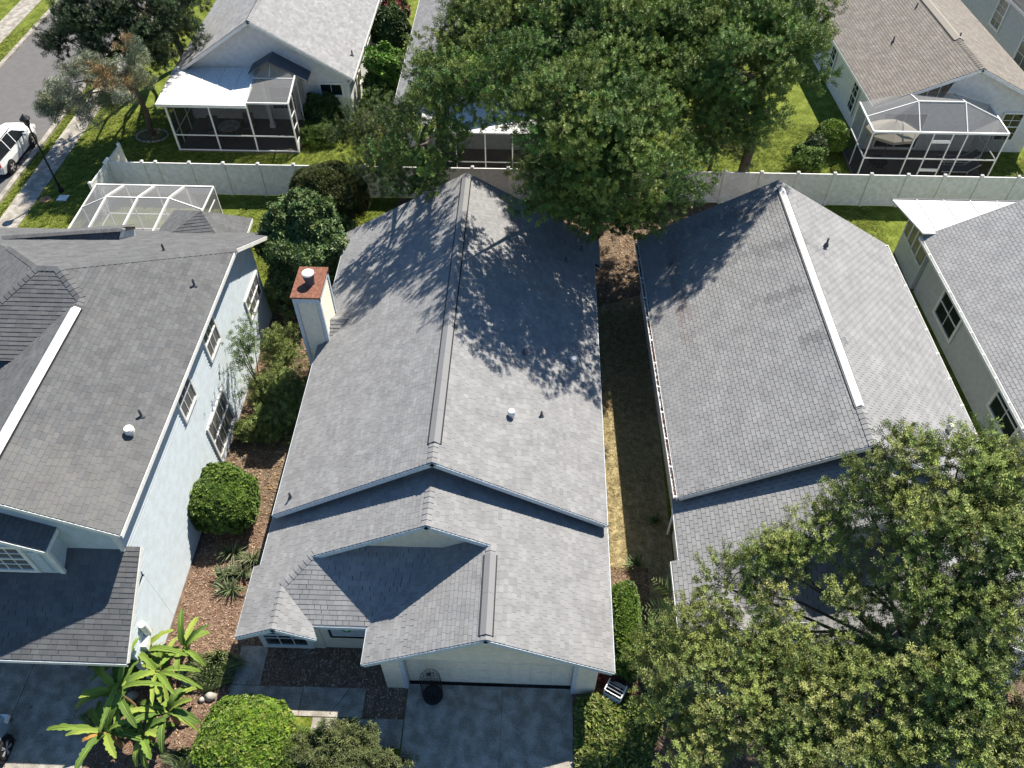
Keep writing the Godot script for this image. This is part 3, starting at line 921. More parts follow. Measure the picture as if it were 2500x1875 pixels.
# a plain gable house with its ridge along z; o = options
func gable_house(label: String, xl: float, xr: float, e: float, s: float, zf: float, zb: float, st: Dictionary, wall: Material, o := {}) -> Dictionary:
	var rx := (xl + xr) * 0.5; var rh := e + s * (xr - xl) * 0.5
	var sk: float = o.get("sk", 0.0)
	var X := func(x: float, z: float) -> float: return x + sk * (z - zb)
	var h := thing("house", label, "house", Vector3(rx, 0, (zf + zb) * 0.5), "houses of the neighbourhood")
	var r := roof_begin(h, st, o.get("singles", 0))
	var P := func(x: float, y: float, z: float) -> Vector3: return Vector3(x + sk * (z - zb), y, z)
	roof_plane(r, [P.call(xl, e, zf), P.call(rx, rh, zf), P.call(rx, rh, zb), P.call(xl, e, zb)], true)
	roof_plane(r, [P.call(xr, e, zf), P.call(rx, rh, zf), P.call(rx, rh, zb), P.call(xr, e, zb)])
	var nl := Vector3(-s, 1, 0).normalized(); var nr := Vector3(s, 1, 0).normalized()
	ridge_caps(r, P.call(rx, rh, zb), P.call(rx, rh, zf), nl, nr)
	var tm: Material = o.get("trim", M.white)
	for q in [[xl, zf], [xr, zf], [xl, zb], [xr, zb]]:
		var dz: float = 0.012 if q[1] == zf else -0.012
		fascia(h, P.call(q[0], e, q[1] + dz), P.call(rx, rh, q[1] + dz), tm)
	fascia(h, P.call(xl - 0.01, e, zf), P.call(xl - 0.01, e, zb), tm)
	fascia(h, P.call(xr + 0.01, e, zf), P.call(xr + 0.01, e, zb), tm)
	var wi: float = o.get("inset", 0.42); var wz := 0.4
	var w := MB.new()
	var a := zf - wz; var b := zb + wz
	w.prism([P.call(xl + wi, 0, a), P.call(xl + wi, e, a), P.call(rx, rh - 0.22, a), P.call(xr - wi, e, a), P.call(xr - wi, 0, a)], Vector3(-sk * (a - b), 0, b - a))
	put(w, "wall", wall, h)
	return {"h": h, "r": r, "rx": rx, "rh": rh, "P": P}

func right_house() -> void:
	var tn := tones(0.31, 0.05, 0.0)
	var dk := Color(0.13, 0.13, 0.135); var br := Color(0.24, 0.19, 0.17); var pale := Color(0.34, 0.34, 0.34)
	var mk := [[9.2, -24.0, 1.7, 0.45, dk, 0.6], [8.9, -21.5, 1.3, 0.35, dk, 0.6], [9.6, -19.0, 1.0, 0.35, dk, 0.6], [5.2, -22.5, 0.9, 3.4, br], [5.3, -25.5, 0.8, 2.0, br], [12.6, -26.0, 0.5, 2.2, pale], [13.6, -17.0, 0.6, 1.6, pale], [8.0, -26.5, 1.8, 0.6, dk, 0.5]]
	var st := {"tones": tn, "exp": 0.14, "wid": 0.305, "lift": 0.011, "gap": 0.008, "seed": 51, "regular": true, "marks": mk}
	var d := gable_house("grey house with dark streaked roof and white ridge strip beside the shaded side yard", 4.47, 14.98, 3.0, 0.585, -14.45, -27.6, st, M.palewall, {"singles": 300, "sk": 0.03})
	var h: Node3D = d.h; var r: Dictionary = d.r
	# the same stepped front as the main house, mostly behind the oak
	var o := Vector3(12.97, 0.03, -0.6)
	front_roof(r, o, -14.9, false)
	roof_end(r)
	front_trim(h, o, M.white)
	var w := MB.new()
	w.bx(Vector3(-7.82, 0, -14.2) + o, Vector3(2.2, 2.42, -11.0) + o)
	w.bx(Vector3(-8.2, 0, -11.5) + o, Vector3(-6.3, 2.3, -10.31) + o)
	w.bx(Vector3(-6.29, 0, -11.0) + o, Vector3(-4.2, 2.4, -10.35) + o)
	w.bx(Vector3(-4.19, 0, -11.0) + o, Vector3(2.2, 2.42, -9.3) + o)
	w.prism([Vector3(-6.3, 3.3, -12.0) + o, Vector3(-6.3, 3.4, -12.0) + o, Vector3(-2.8, 5.3, -12.0) + o, Vector3(-1.2, 4.3, -12.0) + o, Vector3(-1.2, 3.3, -12.0) + o], Vector3(0, 0, -0.15))
	w.prism([Vector3(-4.1, 2.42, -9.31) + o, Vector3(-1.0, 4.25, -9.31) + o, Vector3(2.1, 2.42, -9.31) + o], Vector3(0, 0, -0.2))
	put(w, "front_wall", M.palewall, h)
	gutter(h, Vector3(4.465, 2.98, -27.4), Vector3(4.855, 2.98, -14.5), Vector3.LEFT, M.white, true)
	gutter(h, Vector3(14.995, 2.98, -27.5), Vector3(15.375, 2.98, -14.9), Vector3.RIGHT, M.white)
	ridge_vent(h, d.P.call(d.rx, d.rh, -15.9), d.P.call(d.rx, d.rh, -27.0), 0.585, M.metalroof, 0.13, 0.04)
	for z in [-24.5, -20.6, -18.4, -16.6]:
		window(h, Vector3(4.885 + 0.03 * (z + 27.6), 1.75, z), Vector3.BACK, Vector3.LEFT, 0.9, 1.2, 2, 2, M.white, M.glass)
	pipe_vent(h, Vector3(11.07, 5.5, -24.33), 0.34)
	pipe_vent(h, Vector3(12.03, 4.93, -16.0), 0.34)
	cap_vent(h, Vector3(13.9, 3.83, -16.84), 0.1)
	cap_vent(h, Vector3(14.55, 3.44, -16.77), 0.14)
	pipe_vent(h, Vector3(5.6, 3.6, -25.2), 0.3)
	var dp := MB.new()
	dp.tube([Vector3(4.72, 2.85, -14.8), Vector3(4.98, 2.6, -14.8), Vector3(4.98, 0.1, -14.8)], [0.04, 0.04, 0.04], 8)
	put(dp, "downpipe", M.white, h)
	# small white porch canopy behind the house
	var cn := MB.new()
	cn.bx(Vector3(12.4, 2.4, -29.2), Vector3(14.4, 2.5, -27.6))
	put(cn, "porch_canopy", M.metalroof, h)

func far_right_house() -> void:
	var st := {"tones": tones(0.36, 0.04, 0.0), "exp": 0.14, "wid": 0.305, "lift": 0.01, "gap": 0.007, "seed": 71, "regular": true}
	var d := gable_house("white grey house with gutter and square windows beside the streaked roof", 16.85, 27.6, 2.85, 0.585, -13.0, -28.35, st, M.greywall, {"sk": 0.042, "inset": 0.55})
	roof_end(d.r)
	var h: Node3D = d.h
	gutter(h, Vector3(16.83, 2.84, -28.3), Vector3(17.46, 2.84, -13.2), Vector3.LEFT, M.white)
	var X := func(z: float) -> float: return 17.4 + 0.042 * (z + 28.35)
	for q in [[-25.0, 1.42, 1.7, 1.35], [-19.45, 1.75, 1.7, 1.35]]:
		window(h, Vector3(X.call(q[0]) - 0.02, q[1], q[0]), Vector3(0.042, 0, 1).normalized(), Vector3(-1, 0, 0.042).normalized(), q[2], q[3], 2, 2, M.white, M.glass, true, 0.13)
	# the white roofed sunroom behind
	var sr := part("sunroom", h)
	var rf := MB.new()
	rf.prism([Vector3(16.3, 2.75, -31.0), Vector3(28.0, 2.75, -31.0), Vector3(28.0, 3.05, -28.2), Vector3(16.75, 3.05, -28.2)], Vector3(0, 0.07, 0))
	put(rf, "metal_roof", M.metalroof, sr)
	for k in 9:
		var rb := MB.new()
		rb.beam(Vector3(17.4 + k * 1.2, 2.84, -31.0), Vector3(17.4 + k * 1.2, 3.14, -28.2), 0.04, 0.03)
		put(rb, "roof_seam", M.metalroof, sr)
	var dr := MB.new()
	dr.beam(Vector3(16.3, 2.79, -31.04), Vector3(28.0, 2.79, -31.04), 0.07, 0.12)
	put(dr, "drip_edge", M.lead, sr)
	var sw := MB.new()
	sw.bx(Vector3(17.3, 0, -30.75), Vector3(27.5, 2.72, -28.1))
	put(sw, "sunroom_wall", M.greywall, sr)
	for k in 4:
		var pn := MB.new()
		pn.bx(Vector3(17.26, 1.35, -30.55 + k * 0.6), Vector3(17.31, 2.45, -30.0 + k * 0.6))
		put(pn, "pane", M.glass_blind, sr)
		var fr := MB.new()
		fr.bx(Vector3(17.22, 1.28, -30.63 + k * 0.6), Vector3(17.3, 2.52, -30.56 + k * 0.6))
		fr.bx(Vector3(17.22, 1.28, -30.55 + k * 0.6), Vector3(17.3, 1.345, -30.0 + k * 0.6))
		put(fr, "frame", M.white, sr)

func back_houses() -> void:
	# the pale house with the screened porch
	var s1 := {"tones": tones(0.33, 0.1), "exp": 0.145, "wid": 0.26, "lift": 0.012, "gap": 0.003, "seed": 81}
	var d := gable_house("white house with pale grey roof and a screened porch on its gable", -20.15, -10.05, 2.8, 0.62, -41.0, -56.0, s1, M.palewall, {"trim": M.white})
	roof_end(d.r)
	window(d.h, Vector3(-11.45, 1.95, -41.4), Vector3.RIGHT, Vector3.BACK, 1.15, 0.62, 2, 1, M.white, M.glass, false, 0.12)
	window(d.h, Vector3(-14.3, 1.4, -41.4), Vector3.RIGHT, Vector3.BACK, 1.3, 1.3, 2, 2, M.white, M.glass_blind, true, 0.1)
	window(d.h, Vector3(-17.8, 1.4, -41.4), Vector3.RIGHT, Vector3.BACK, 1.5, 1.5, 2, 2, M.white, M.glass_blind, true, 0.1)
	pipe_vent(d.h, on_plane(761, 120, Vector3(-10.05, 2.8, 0), Vector3(0.62, 1, 0)), 0.35)
	for z in [-44.0, -48.0]:
		window(d.h, Vector3(-10.47, 1.5, z), Vector3.FORWARD, Vector3.RIGHT, 1.2, 1.3, 2, 2, M.white, M.glass, true, 0.1)
	var dp := MB.new()
	dp.tube([Vector3(-10.1, 2.7, -41.2), Vector3(-10.4, 2.4, -41.2), Vector3(-10.4, 0.1, -41.2)], [0.045, 0.045, 0.045], 8)
	put(dp, "downpipe", M.white, d.h)
	# the small dark gable that stands between porch roof and wall
	var gg := part("porch_gable", d.h)
	var gm := MB.new()
	gm.prism([Vector3(-15.5, 3.35, -41.35), Vector3(-14.3, 4.05, -41.35), Vector3(-14.3, 4.05, -40.3), Vector3(-15.5, 3.35, -40.3)], Vector3(0, 0.06, 0))
	gm.prism([Vector3(-12.4, 2.95, -41.35), Vector3(-14.3, 4.05, -41.35), Vector3(-14.3, 4.05, -40.3), Vector3(-12.4, 2.95, -40.3)], Vector3(0, 0.06, 0))
	put(gm, "gable_roof", M.lead, gg)
	# the grey house under the oaks
	var s2 := {"tones": tones(0.28, 0.1), "exp": 0.145, "wid": 0.26, "lift": 0.012, "gap": 0.003, "seed": 91}
	d = gable_house("grey roofed house half hidden under the oaks behind the fence", -7.45, 3.2, 2.95, 0.585, -38.4, -53.0, s2, M.greywall)
	roof_end(d.r)
	# the tan roofed house
	var s3 := {"tones": [Color(0.275, 0.245, 0.215), Color(0.25, 0.225, 0.2), Color(0.29, 0.26, 0.225), Color(0.265, 0.24, 0.205), Color(0.24, 0.218, 0.19)], "exp": 0.145, "wid": 0.27, "lift": 0.012, "gap": 0.003, "seed": 101}
	d = gable_house("white house with tan roof behind a screened patio enclosure", 16.55, 26.0, 2.8, 0.46, -39.1, -56.0, s3, M.palewall, {"sk": 0.06})
	roof_end(d.r)
	var h: Node3D = d.h
	ridge_vent(h, d.P.call(d.rx, d.rh, -42.2), d.P.call(d.rx, d.rh, -55.5), 0.46, mat(L(0.3, 0.27, 0.23), 0.9), 0.24)
	var pt: Vector3 = d.P.call(d.rx, d.rh, -45.0)
	pipe_vent(h, on_plane(1929, 90, pt, Vector3(-0.46, 1, 0)), 0.34)
	pipe_vent(h, on_plane(2072, 82, pt, Vector3(0.46, 1, 0)), 0.34)
	pipe_vent(h, on_plane(1979, 17, pt, Vector3(-0.46, 1, 0)), 0.34)
	for z in [-42.6, -46.8]:
		window(h, Vector3(16.97 + 0.06 * (z + 56.0), 1.5, z), Vector3.BACK, Vector3.LEFT, 1.1, 1.6, 2, 4, M.white, M.glass, true, 0.1)
	var tw := part("triangular_window", h)
	var tm := MB.new()
	tm.prism([Vector3(19.3, 3.15, -39.48), Vector3(21.4, 4.25, -39.48), Vector3(21.1, 3.15, -39.48)], Vector3(0, 0, 0.04))
	put(tm, "pane", M.glass, tw)
	for x in [20.2, 20.75]:
		var bm := MB.new()
		bm.bx(Vector3(x - 0.02, 3.15, -39.45), Vector3(x + 0.02, 3.15 + (x - 19.3) * 0.52, -39.42))
		put(bm, "glazing_bar", M.white, tw)
	window(h, Vector3(25.2, 1.55, -39.5), Vector3.RIGHT, Vector3.BACK, 0.95, 1.5, 2, 4, M.white, M.glass, true, 0.1)
	window(h, Vector3(19.6, 1.2, -39.5), Vector3.RIGHT, Vector3.BACK, 2.2, 2.0, 2, 1, M.white, M.glass, false, 0.1)
	# the dark grey house in the far corner
	var s4 := {"tones": tones(0.10, 0.2), "exp": 0.145, "wid": 0.27, "lift": 0.012, "gap": 0.003, "seed": 111}
	d = gable_house("grey green house with dark roof beyond the tan roofed house", 27.6, 38.0, 3.6, 0.5, -36.5, -60.0, s4, M.greywall, {"sk": 0.08, "inset": 0.4})
	roof_end(d.r)
	for q in [[-51.3, 2.3, 1.0, 1.6], [-47.3, 2.2, 1.5, 2.6]]:
		window(d.h, Vector3(28.0 + 0.08 * (q[0] + 60.0) - 0.01, q[1], q[0]), Vector3(0.08, 0, 1).normalized(), Vector3(-1, 0, 0.08).normalized(), q[2], q[3], 2, 4, M.white, M.glass_blind, true, 0.14)

# ================================================================ fence and screen enclosures
func fence_post(f: Node3D, p: Vector3) -> void:
	var g := part("post", f)
	var mb := MB.new()
	mb.bx(p + Vector3(-0.065, 0, -0.065), p + Vector3(0.065, 1.9, 0.065))
	put(mb, "shaft", M.vinyl, g)
	var mc := MB.new()
	mc.bx(p + Vector3(-0.076, 1.9, -0.076), p + Vector3(0.076, 1.935, 0.076))
	for s in [[Vector3(-1, 0, -1), Vector3(1, 0, -1)], [Vector3(1, 0, -1), Vector3(1, 0, 1)], [Vector3(1, 0, 1), Vector3(-1, 0, 1)], [Vector3(-1, 0, 1), Vector3(-1, 0, -1)]]:
		mc.face([p + s[0] * 0.076 + Vector3.UP * 1.935, p + s[1] * 0.076 + Vector3.UP * 1.935, p + Vector3.UP * 2.0], s[0] + s[1] + Vector3.UP)
	put(mc, "post_cap", M.vinyl, g)

func fence_run(f: Node3D, pts: Array) -> void:
	for i in pts.size():
		fence_post(f, pts[i])
		if i == pts.size() - 1: break
		var a: Vector3 = pts[i]; var b: Vector3 = pts[i + 1]
		var d := (b - a).normalized()
		a += d * 0.067; b -= d * 0.067
		var pn := part("panel", f)
		for q in [[1.80, 0.09, 0.055], [0.10, 0.13, 0.055]]:
			var rl := MB.new()
			rl.beam(a + Vector3.UP * q[0], b + Vector3.UP * q[0], q[2], q[1])
			put(rl, "rail", M.vinyl, pn)
		var n := maxi(2, int(round((b - a).length() / 0.29)))
		var o := d.cross(Vector3.UP)
		for k in n:
			var bd := MB.new()
			var p := a.lerp(b, float(k) / n) + d * 0.0012; var q := a.lerp(b, float(k + 1) / n) - d * 0.0012
			bd.beam(p + Vector3.UP * 0.96, q + Vector3.UP * 0.96, 0.022, 1.585)
			put(bd, "board", M.vinyl, pn)

func fences() -> void:
	var f := thing("fence", "long white vinyl privacy fence behind the back gardens", "fence", Vector3(0, 0, -34.3))
	var pts := []
	for x in [-21.52, -19.72, -19.03, -17.33, -15.62, -13.87]:
		pts.append(Vector3(x, 0, -34.2))
	var x0 := -13.87
	while x0 < 7.0:
		x0 += 1.79
		pts.append(Vector3(x0, 0, -34.2 - 0.006 * (x0 + 13.87)))
	var z := -34.34
	for k in 14:
		pts.append(Vector3(9.4 + k * 1.79, 0, z - 0.004 * k))
	fence_run(f, pts)
	fence_run(f, [Vector3(-21.62, 0, -32.3), Vector3(-21.53, 0, -34.05)])
	fence_run(f, [Vector3(-21.5, 0, -34.36), Vector3(-21.44, 0, -35.7)])

func bar(p: Node3D, a: Vector3, b: Vector3, w := 0.05, h := 0.05, m: Material = null, called := "frame_bar") -> void:
	var mb := MB.new()
	mb.beam(a, b, w, h)
	put(mb, called, m if m else M.white, p)

func screen(p: Node3D, pts: Array, m: Material) -> void:
	var mb := MB.new()
	mb.face(pts, Vector3.UP + Vector3.BACK * 0.5)
	put(mb, "screen_panel", m, p)

func pool_cage() -> void:
	var g := thing("screen_enclosure", "white framed pool cage behind the blue house in front of the fence", "enclosure", Vector3(-17.8, 0, -29.5), "screened enclosures")
	var zb := -31.2; var zm := -29.45; var zf := -26.6
	var xl := -20.6; var xr := -15.05
	var e := 2.6; var t := 3.2
	var xs := [xl, -19.25, -17.8, -16.4, xr]
	for i in 5:
		var x: float = xs[i]
		bar(g, Vector3(x, 0, zb), Vector3(x, e, zb), 0.06, 0.06)
		var th: float = t if i > 0 and i < 4 else e
		bar(g, Vector3(x, e, zb), Vector3(x, th, zm), 0.05, 0.13 if i > 0 and i < 4 else 0.07)
		bar(g, Vector3(x, th, zm), Vector3(x, th - 0.1 if i > 0 and i < 4 else e, zf), 0.05, 0.13 if i > 0 and i < 4 else 0.07)
	bar(g, Vector3(xl, e, zb), Vector3(xr, e, zb), 0.07, 0.09)
	bar(g, Vector3(xl, 0.95, zb), Vector3(xr, 0.95, zb), 0.05, 0.05)
	bar(g, Vector3(xl, 0.04, zb), Vector3(xr, 0.04, zb), 0.06, 0.06)
	bar(g, Vector3(xs[1], t, zm), Vector3(xs[3], t, zm), 0.05, 0.06)
	bar(g, Vector3(xl, e, zm), Vector3(xs[1], t, zm), 0.05, 0.06)
	bar(g, Vector3(xr, e, zm), Vector3(xs[3], t, zm), 0.05, 0.06)
	for x in [xl, xr]:
		bar(g, Vector3(x, 0, zm), Vector3(x, e, zm), 0.05, 0.05)
		bar(g, Vector3(x, 0, zf), Vector3(x, e, zf), 0.05, 0.05)
		bar(g, Vector3(x, 0.95, zb), Vector3(x, 0.95, zf), 0.05, 0.05)
	bar(g, Vector3(xr, 2.1, zb + 0.3), Vector3(xr, 2.1, zm - 0.2), 0.04, 0.05, null, "door_frame")
	bar(g, Vector3(xr, 0.0, zm - 0.2), Vector3(xr, 2.1, zm - 0.2), 0.04, 0.05, null, "door_frame")
	for i in 4:
		screen(g, [Vector3(xs[i], 0, zb), Vector3(xs[i + 1], 0, zb), Vector3(xs[i + 1], e, zb), Vector3(xs[i], e, zb)], M.screen)
		var ha: float = t if i > 0 else e; var hb: float = t if i < 3 else e
		screen(g, [Vector3(xs[i], e, zb), Vector3(xs[i + 1], e, zb), Vector3(xs[i + 1], hb, zm), Vector3(xs[i], ha, zm)], M.screen)
		screen(g, [Vector3(xs[i], ha, zm), Vector3(xs[i + 1], hb, zm), Vector3(xs[i + 1], hb - 0.1, zf), Vector3(xs[i], ha - 0.1, zf)], M.screen)
	for x in [xl, xr]:
		screen(g, [Vector3(x, 0, zb), Vector3(x, e, zb), Vector3(x, e, zf), Vector3(x, 0, zf)], M.screen)
	# slab and a red cushioned chair inside
	var sl := MB.new()
	sl.bx(Vector3(xl - 0.1, 0.0, zb - 0.1), Vector3(xr + 0.1, 0.035, -25.6))
	put(sl, "patio_slab", M.concrete, g)
	var c := thing("patio_chair", "red cushioned patio chair inside the white pool cage", "chair", Vector3(-17.6, 0.035, -29.3))
	chair_parts(c, M.red, M.tan)
	var tb := thing("side_table", "small tan side table beside the red chair in the pool cage", "table", Vector3(-16.7, 0.035, -29.0))
	table_parts(tb, 0.3, 0.5, M.tan)

func chair_parts(c: Node3D, seat: Material, leg: Material) -> void:
	var o := c.position
	var a := MB.new()
	a.bx(o + Vector3(-0.28, 0.36, -0.28), o + Vector3(0.28, 0.48, 0.28))
	put(a, "seat", seat, c)
	var b := MB.new()
	b.box(Transform3D(Basis(Vector3.RIGHT, -0.2), o + Vector3(0, 0.75, -0.3)), Vector3(0.56, 0.6, 0.09))
	put(b, "backrest", seat, c)
	for s in [[-1, -1], [1, -1], [-1, 1], [1, 1]]:
		var l := MB.new()
		l.tube([o + Vector3(s[0] * 0.26, 0, s[1] * 0.27), o + Vector3(s[0] * 0.25, 0.38, s[1] * 0.25)], [0.018, 0.02], 8)
		put(l, "leg", leg, c)
	for s in [-1, 1]:
		var l := MB.new()
		l.tube([o + Vector3(s * 0.3, 0.62, -0.28), o + Vector3(s * 0.31, 0.64, 0.0), o + Vector3(s * 0.3, 0.6, 0.27), o + Vector3(s * 0.27, 0.36, 0.27)], [0.02, 0.02, 0.02, 0.02], 8)
		put(l, "armrest", leg, c)

func table_parts(c: Node3D, r: float, hgt: float, top: Material) -> void:
	var o := c.position
	var a := MB.new()
	a.lathe(o, [[0.0, hgt - 0.03], [r * 0.97, hgt - 0.03], [r, hgt - 0.015], [r * 0.97, hgt], [0.0, hgt]], 28)
	put(a, "table_top", top, c)
	for k in 4:
		var l := MB.new()
		var q := Vector3(cos(TAU * k / 4 + 0.78), 0, sin(TAU * k / 4 + 0.78)) * r * 0.75
		l.tube([o + q * 1.1, o + q + Vector3.UP * (hgt - 0.03)], [0.016, 0.02], 8)
		put(l, "leg", M.black, c)

func screened_porch() -> void:
	var g := thing("screened_porch", "white roofed screened porch on the gable of the white house", "porch", Vector3(-16.3, 0, -39.6), "screened enclosures")
	var zf := -38.1; var zb := -41.38
	var xl := -19.52; var xm := -15.2; var xr := -12.97
	var sl := MB.new()
	sl.bx(Vector3(xl - 0.05, 0, zb), Vector3(xr + 0.05, 0.06, zf + 0.06))
	put(sl, "patio_slab", M.paver, g)
	var rf := part("roof", g)
	var k := 5
	for i in k:
		var a := MB.new()
		var x0 := -19.85 + i * (4.72 / k); var x1 := x0 + 4.72 / k - 0.012
		a.prism([Vector3(x0, 2.92, -37.82), Vector3(x1, 2.92, -37.82), Vector3(x1, 3.12, -41.3), Vector3(x0, 3.12, -41.3)], Vector3(0, 0.06, 0))
		put(a, "roof_pan", M.metalroof, rf)
		var sm := MB.new()
		sm.beam(Vector3(x1 - 0.01, 3.0, -37.82), Vector3(x1 - 0.01, 3.2, -41.3), 0.035, 0.03)
		put(sm, "seam", M.metalroof, rf)
	var gt := MB.new()
	gt.beam(Vector3(-19.86, 2.9, -37.8), Vector3(-15.12, 2.9, -37.8), 0.1, 0.16)
	put(gt, "front_gutter", M.white, rf)
	for x in [xl, -17.25, xm, xr]:
		bar(g, Vector3(x, 0, zf), Vector3(x, 2.9, zf), 0.1 if x == xl else 0.07, 0.1 if x == xl else 0.07, null, "post")
	bar(g, Vector3(xl, 1.0, zf), Vector3(xr, 1.0, zf), 0.05, 0.06)
	bar(g, Vector3(xl, 0.1, zf), Vector3(xr, 0.1, zf), 0.05, 0.06)
	bar(g, Vector3(xm, 2.93, zf), Vector3(xr, 2.93, zf), 0.06, 0.09)
	bar(g, Vector3(xr, 2.93, zf), Vector3(xr, 3.35, -40.2), 0.06, 0.1)
	bar(g, Vector3(xm, 2.93, zf), Vector3(xm, 3.3, -40.2), 0.05, 0.06)
	bar(g, Vector3(-14.3, 3.4, -40.0), Vector3(-14.3, 4.1, -41.2), 0.04, 0.05)
	bar(g, Vector3(xm, 3.3, -40.0), Vector3(xr, 3.3, -40.0), 0.04, 0.05)
	for zz in [-38.9, -40.2, -41.3]:
		bar(g, Vector3(xr, 0, zz), Vector3(xr, 2.95, zz), 0.05, 0.05, null, "post")
		bar(g, Vector3(xl, 0, zz), Vector3(xl, 2.95, zz), 0.05, 0.05, null, "post")
	for hh in [0.6, 1.4, 2.1]:
		bar(g, Vector3(xr, hh, zf), Vector3(xr, hh, -38.9), 0.045, 0.06, null, "door_rail")
	bar(g, Vector3(xl, 1.0, zf), Vector3(xl, 1.0, zb), 0.045, 0.06)
	var kp := MB.new()
	kp.bx(Vector3(xr - 0.015, 0.06, -38.86), Vector3(xr + 0.015, 0.55, zf - 0.05))
	put(kp, "kick_plate", M.white, g)
	for q in [[xl, -17.25], [-17.25, xm], [xm, xr]]:
		screen(g, [Vector3(q[0], 0.1, zf), Vector3(q[1], 0.1, zf), Vector3(q[1], 2.9, zf), Vector3(q[0], 2.9, zf)], M.screen_dark)
	for x in [xl, xr]:
		screen(g, [Vector3(x, 0.1, zf), Vector3(x, 2.9, zf), Vector3(x, 2.9, zb), Vector3(x, 0.1, zb)], M.screen_dark)
	screen(g, [Vector3(xm, 2.93, zf), Vector3(xr, 2.93, zf), Vector3(xr, 3.3, -40.0), Vector3(xm, 3.3, -40.0)], M.screen)
	screen(g, [Vector3(xm, 3.3, -40.0), Vector3(xr, 3.3, -40.0), Vector3(-14.3, 4.1, -41.2)], M.screen)
	var t := thing("patio_table", "round grey patio table inside the screened porch", "table", Vector3(-17.0, 0.06, -39.4))
	table_parts(t, 0.62, 0.74, M.concrete_pale)
	for q in [[-18.0, -39.5, "grey patio chair by the round table, nearest the leaning tree trunk"], [-16.1, -39.9, "grey patio chair by the round table, nearest the white porch column"]]:
		var c := thing("patio_chair", q[2], "chair", Vector3(q[0], 0.06, q[1]), "chairs in the screened porch")
		chair_parts(c, M.lead, M.black)
	var cl := thing("porch_column", "white square porch column inside the screened porch", "column", Vector3(-14.95, 0.06, -40.6))
	var cm := MB.new()
	cm.bx(Vector3(-15.05, 0.06, -40.7), Vector3(-14.85, 2.9, -40.5))
	put(cm, "shaft", M.white, cl)
	var cbm := MB.new()
	cbm.bx(Vector3(-15.1, 0.06, -40.75), Vector3(-14.8, 0.25, -40.45))
	put(cbm, "base", M.white, cl)

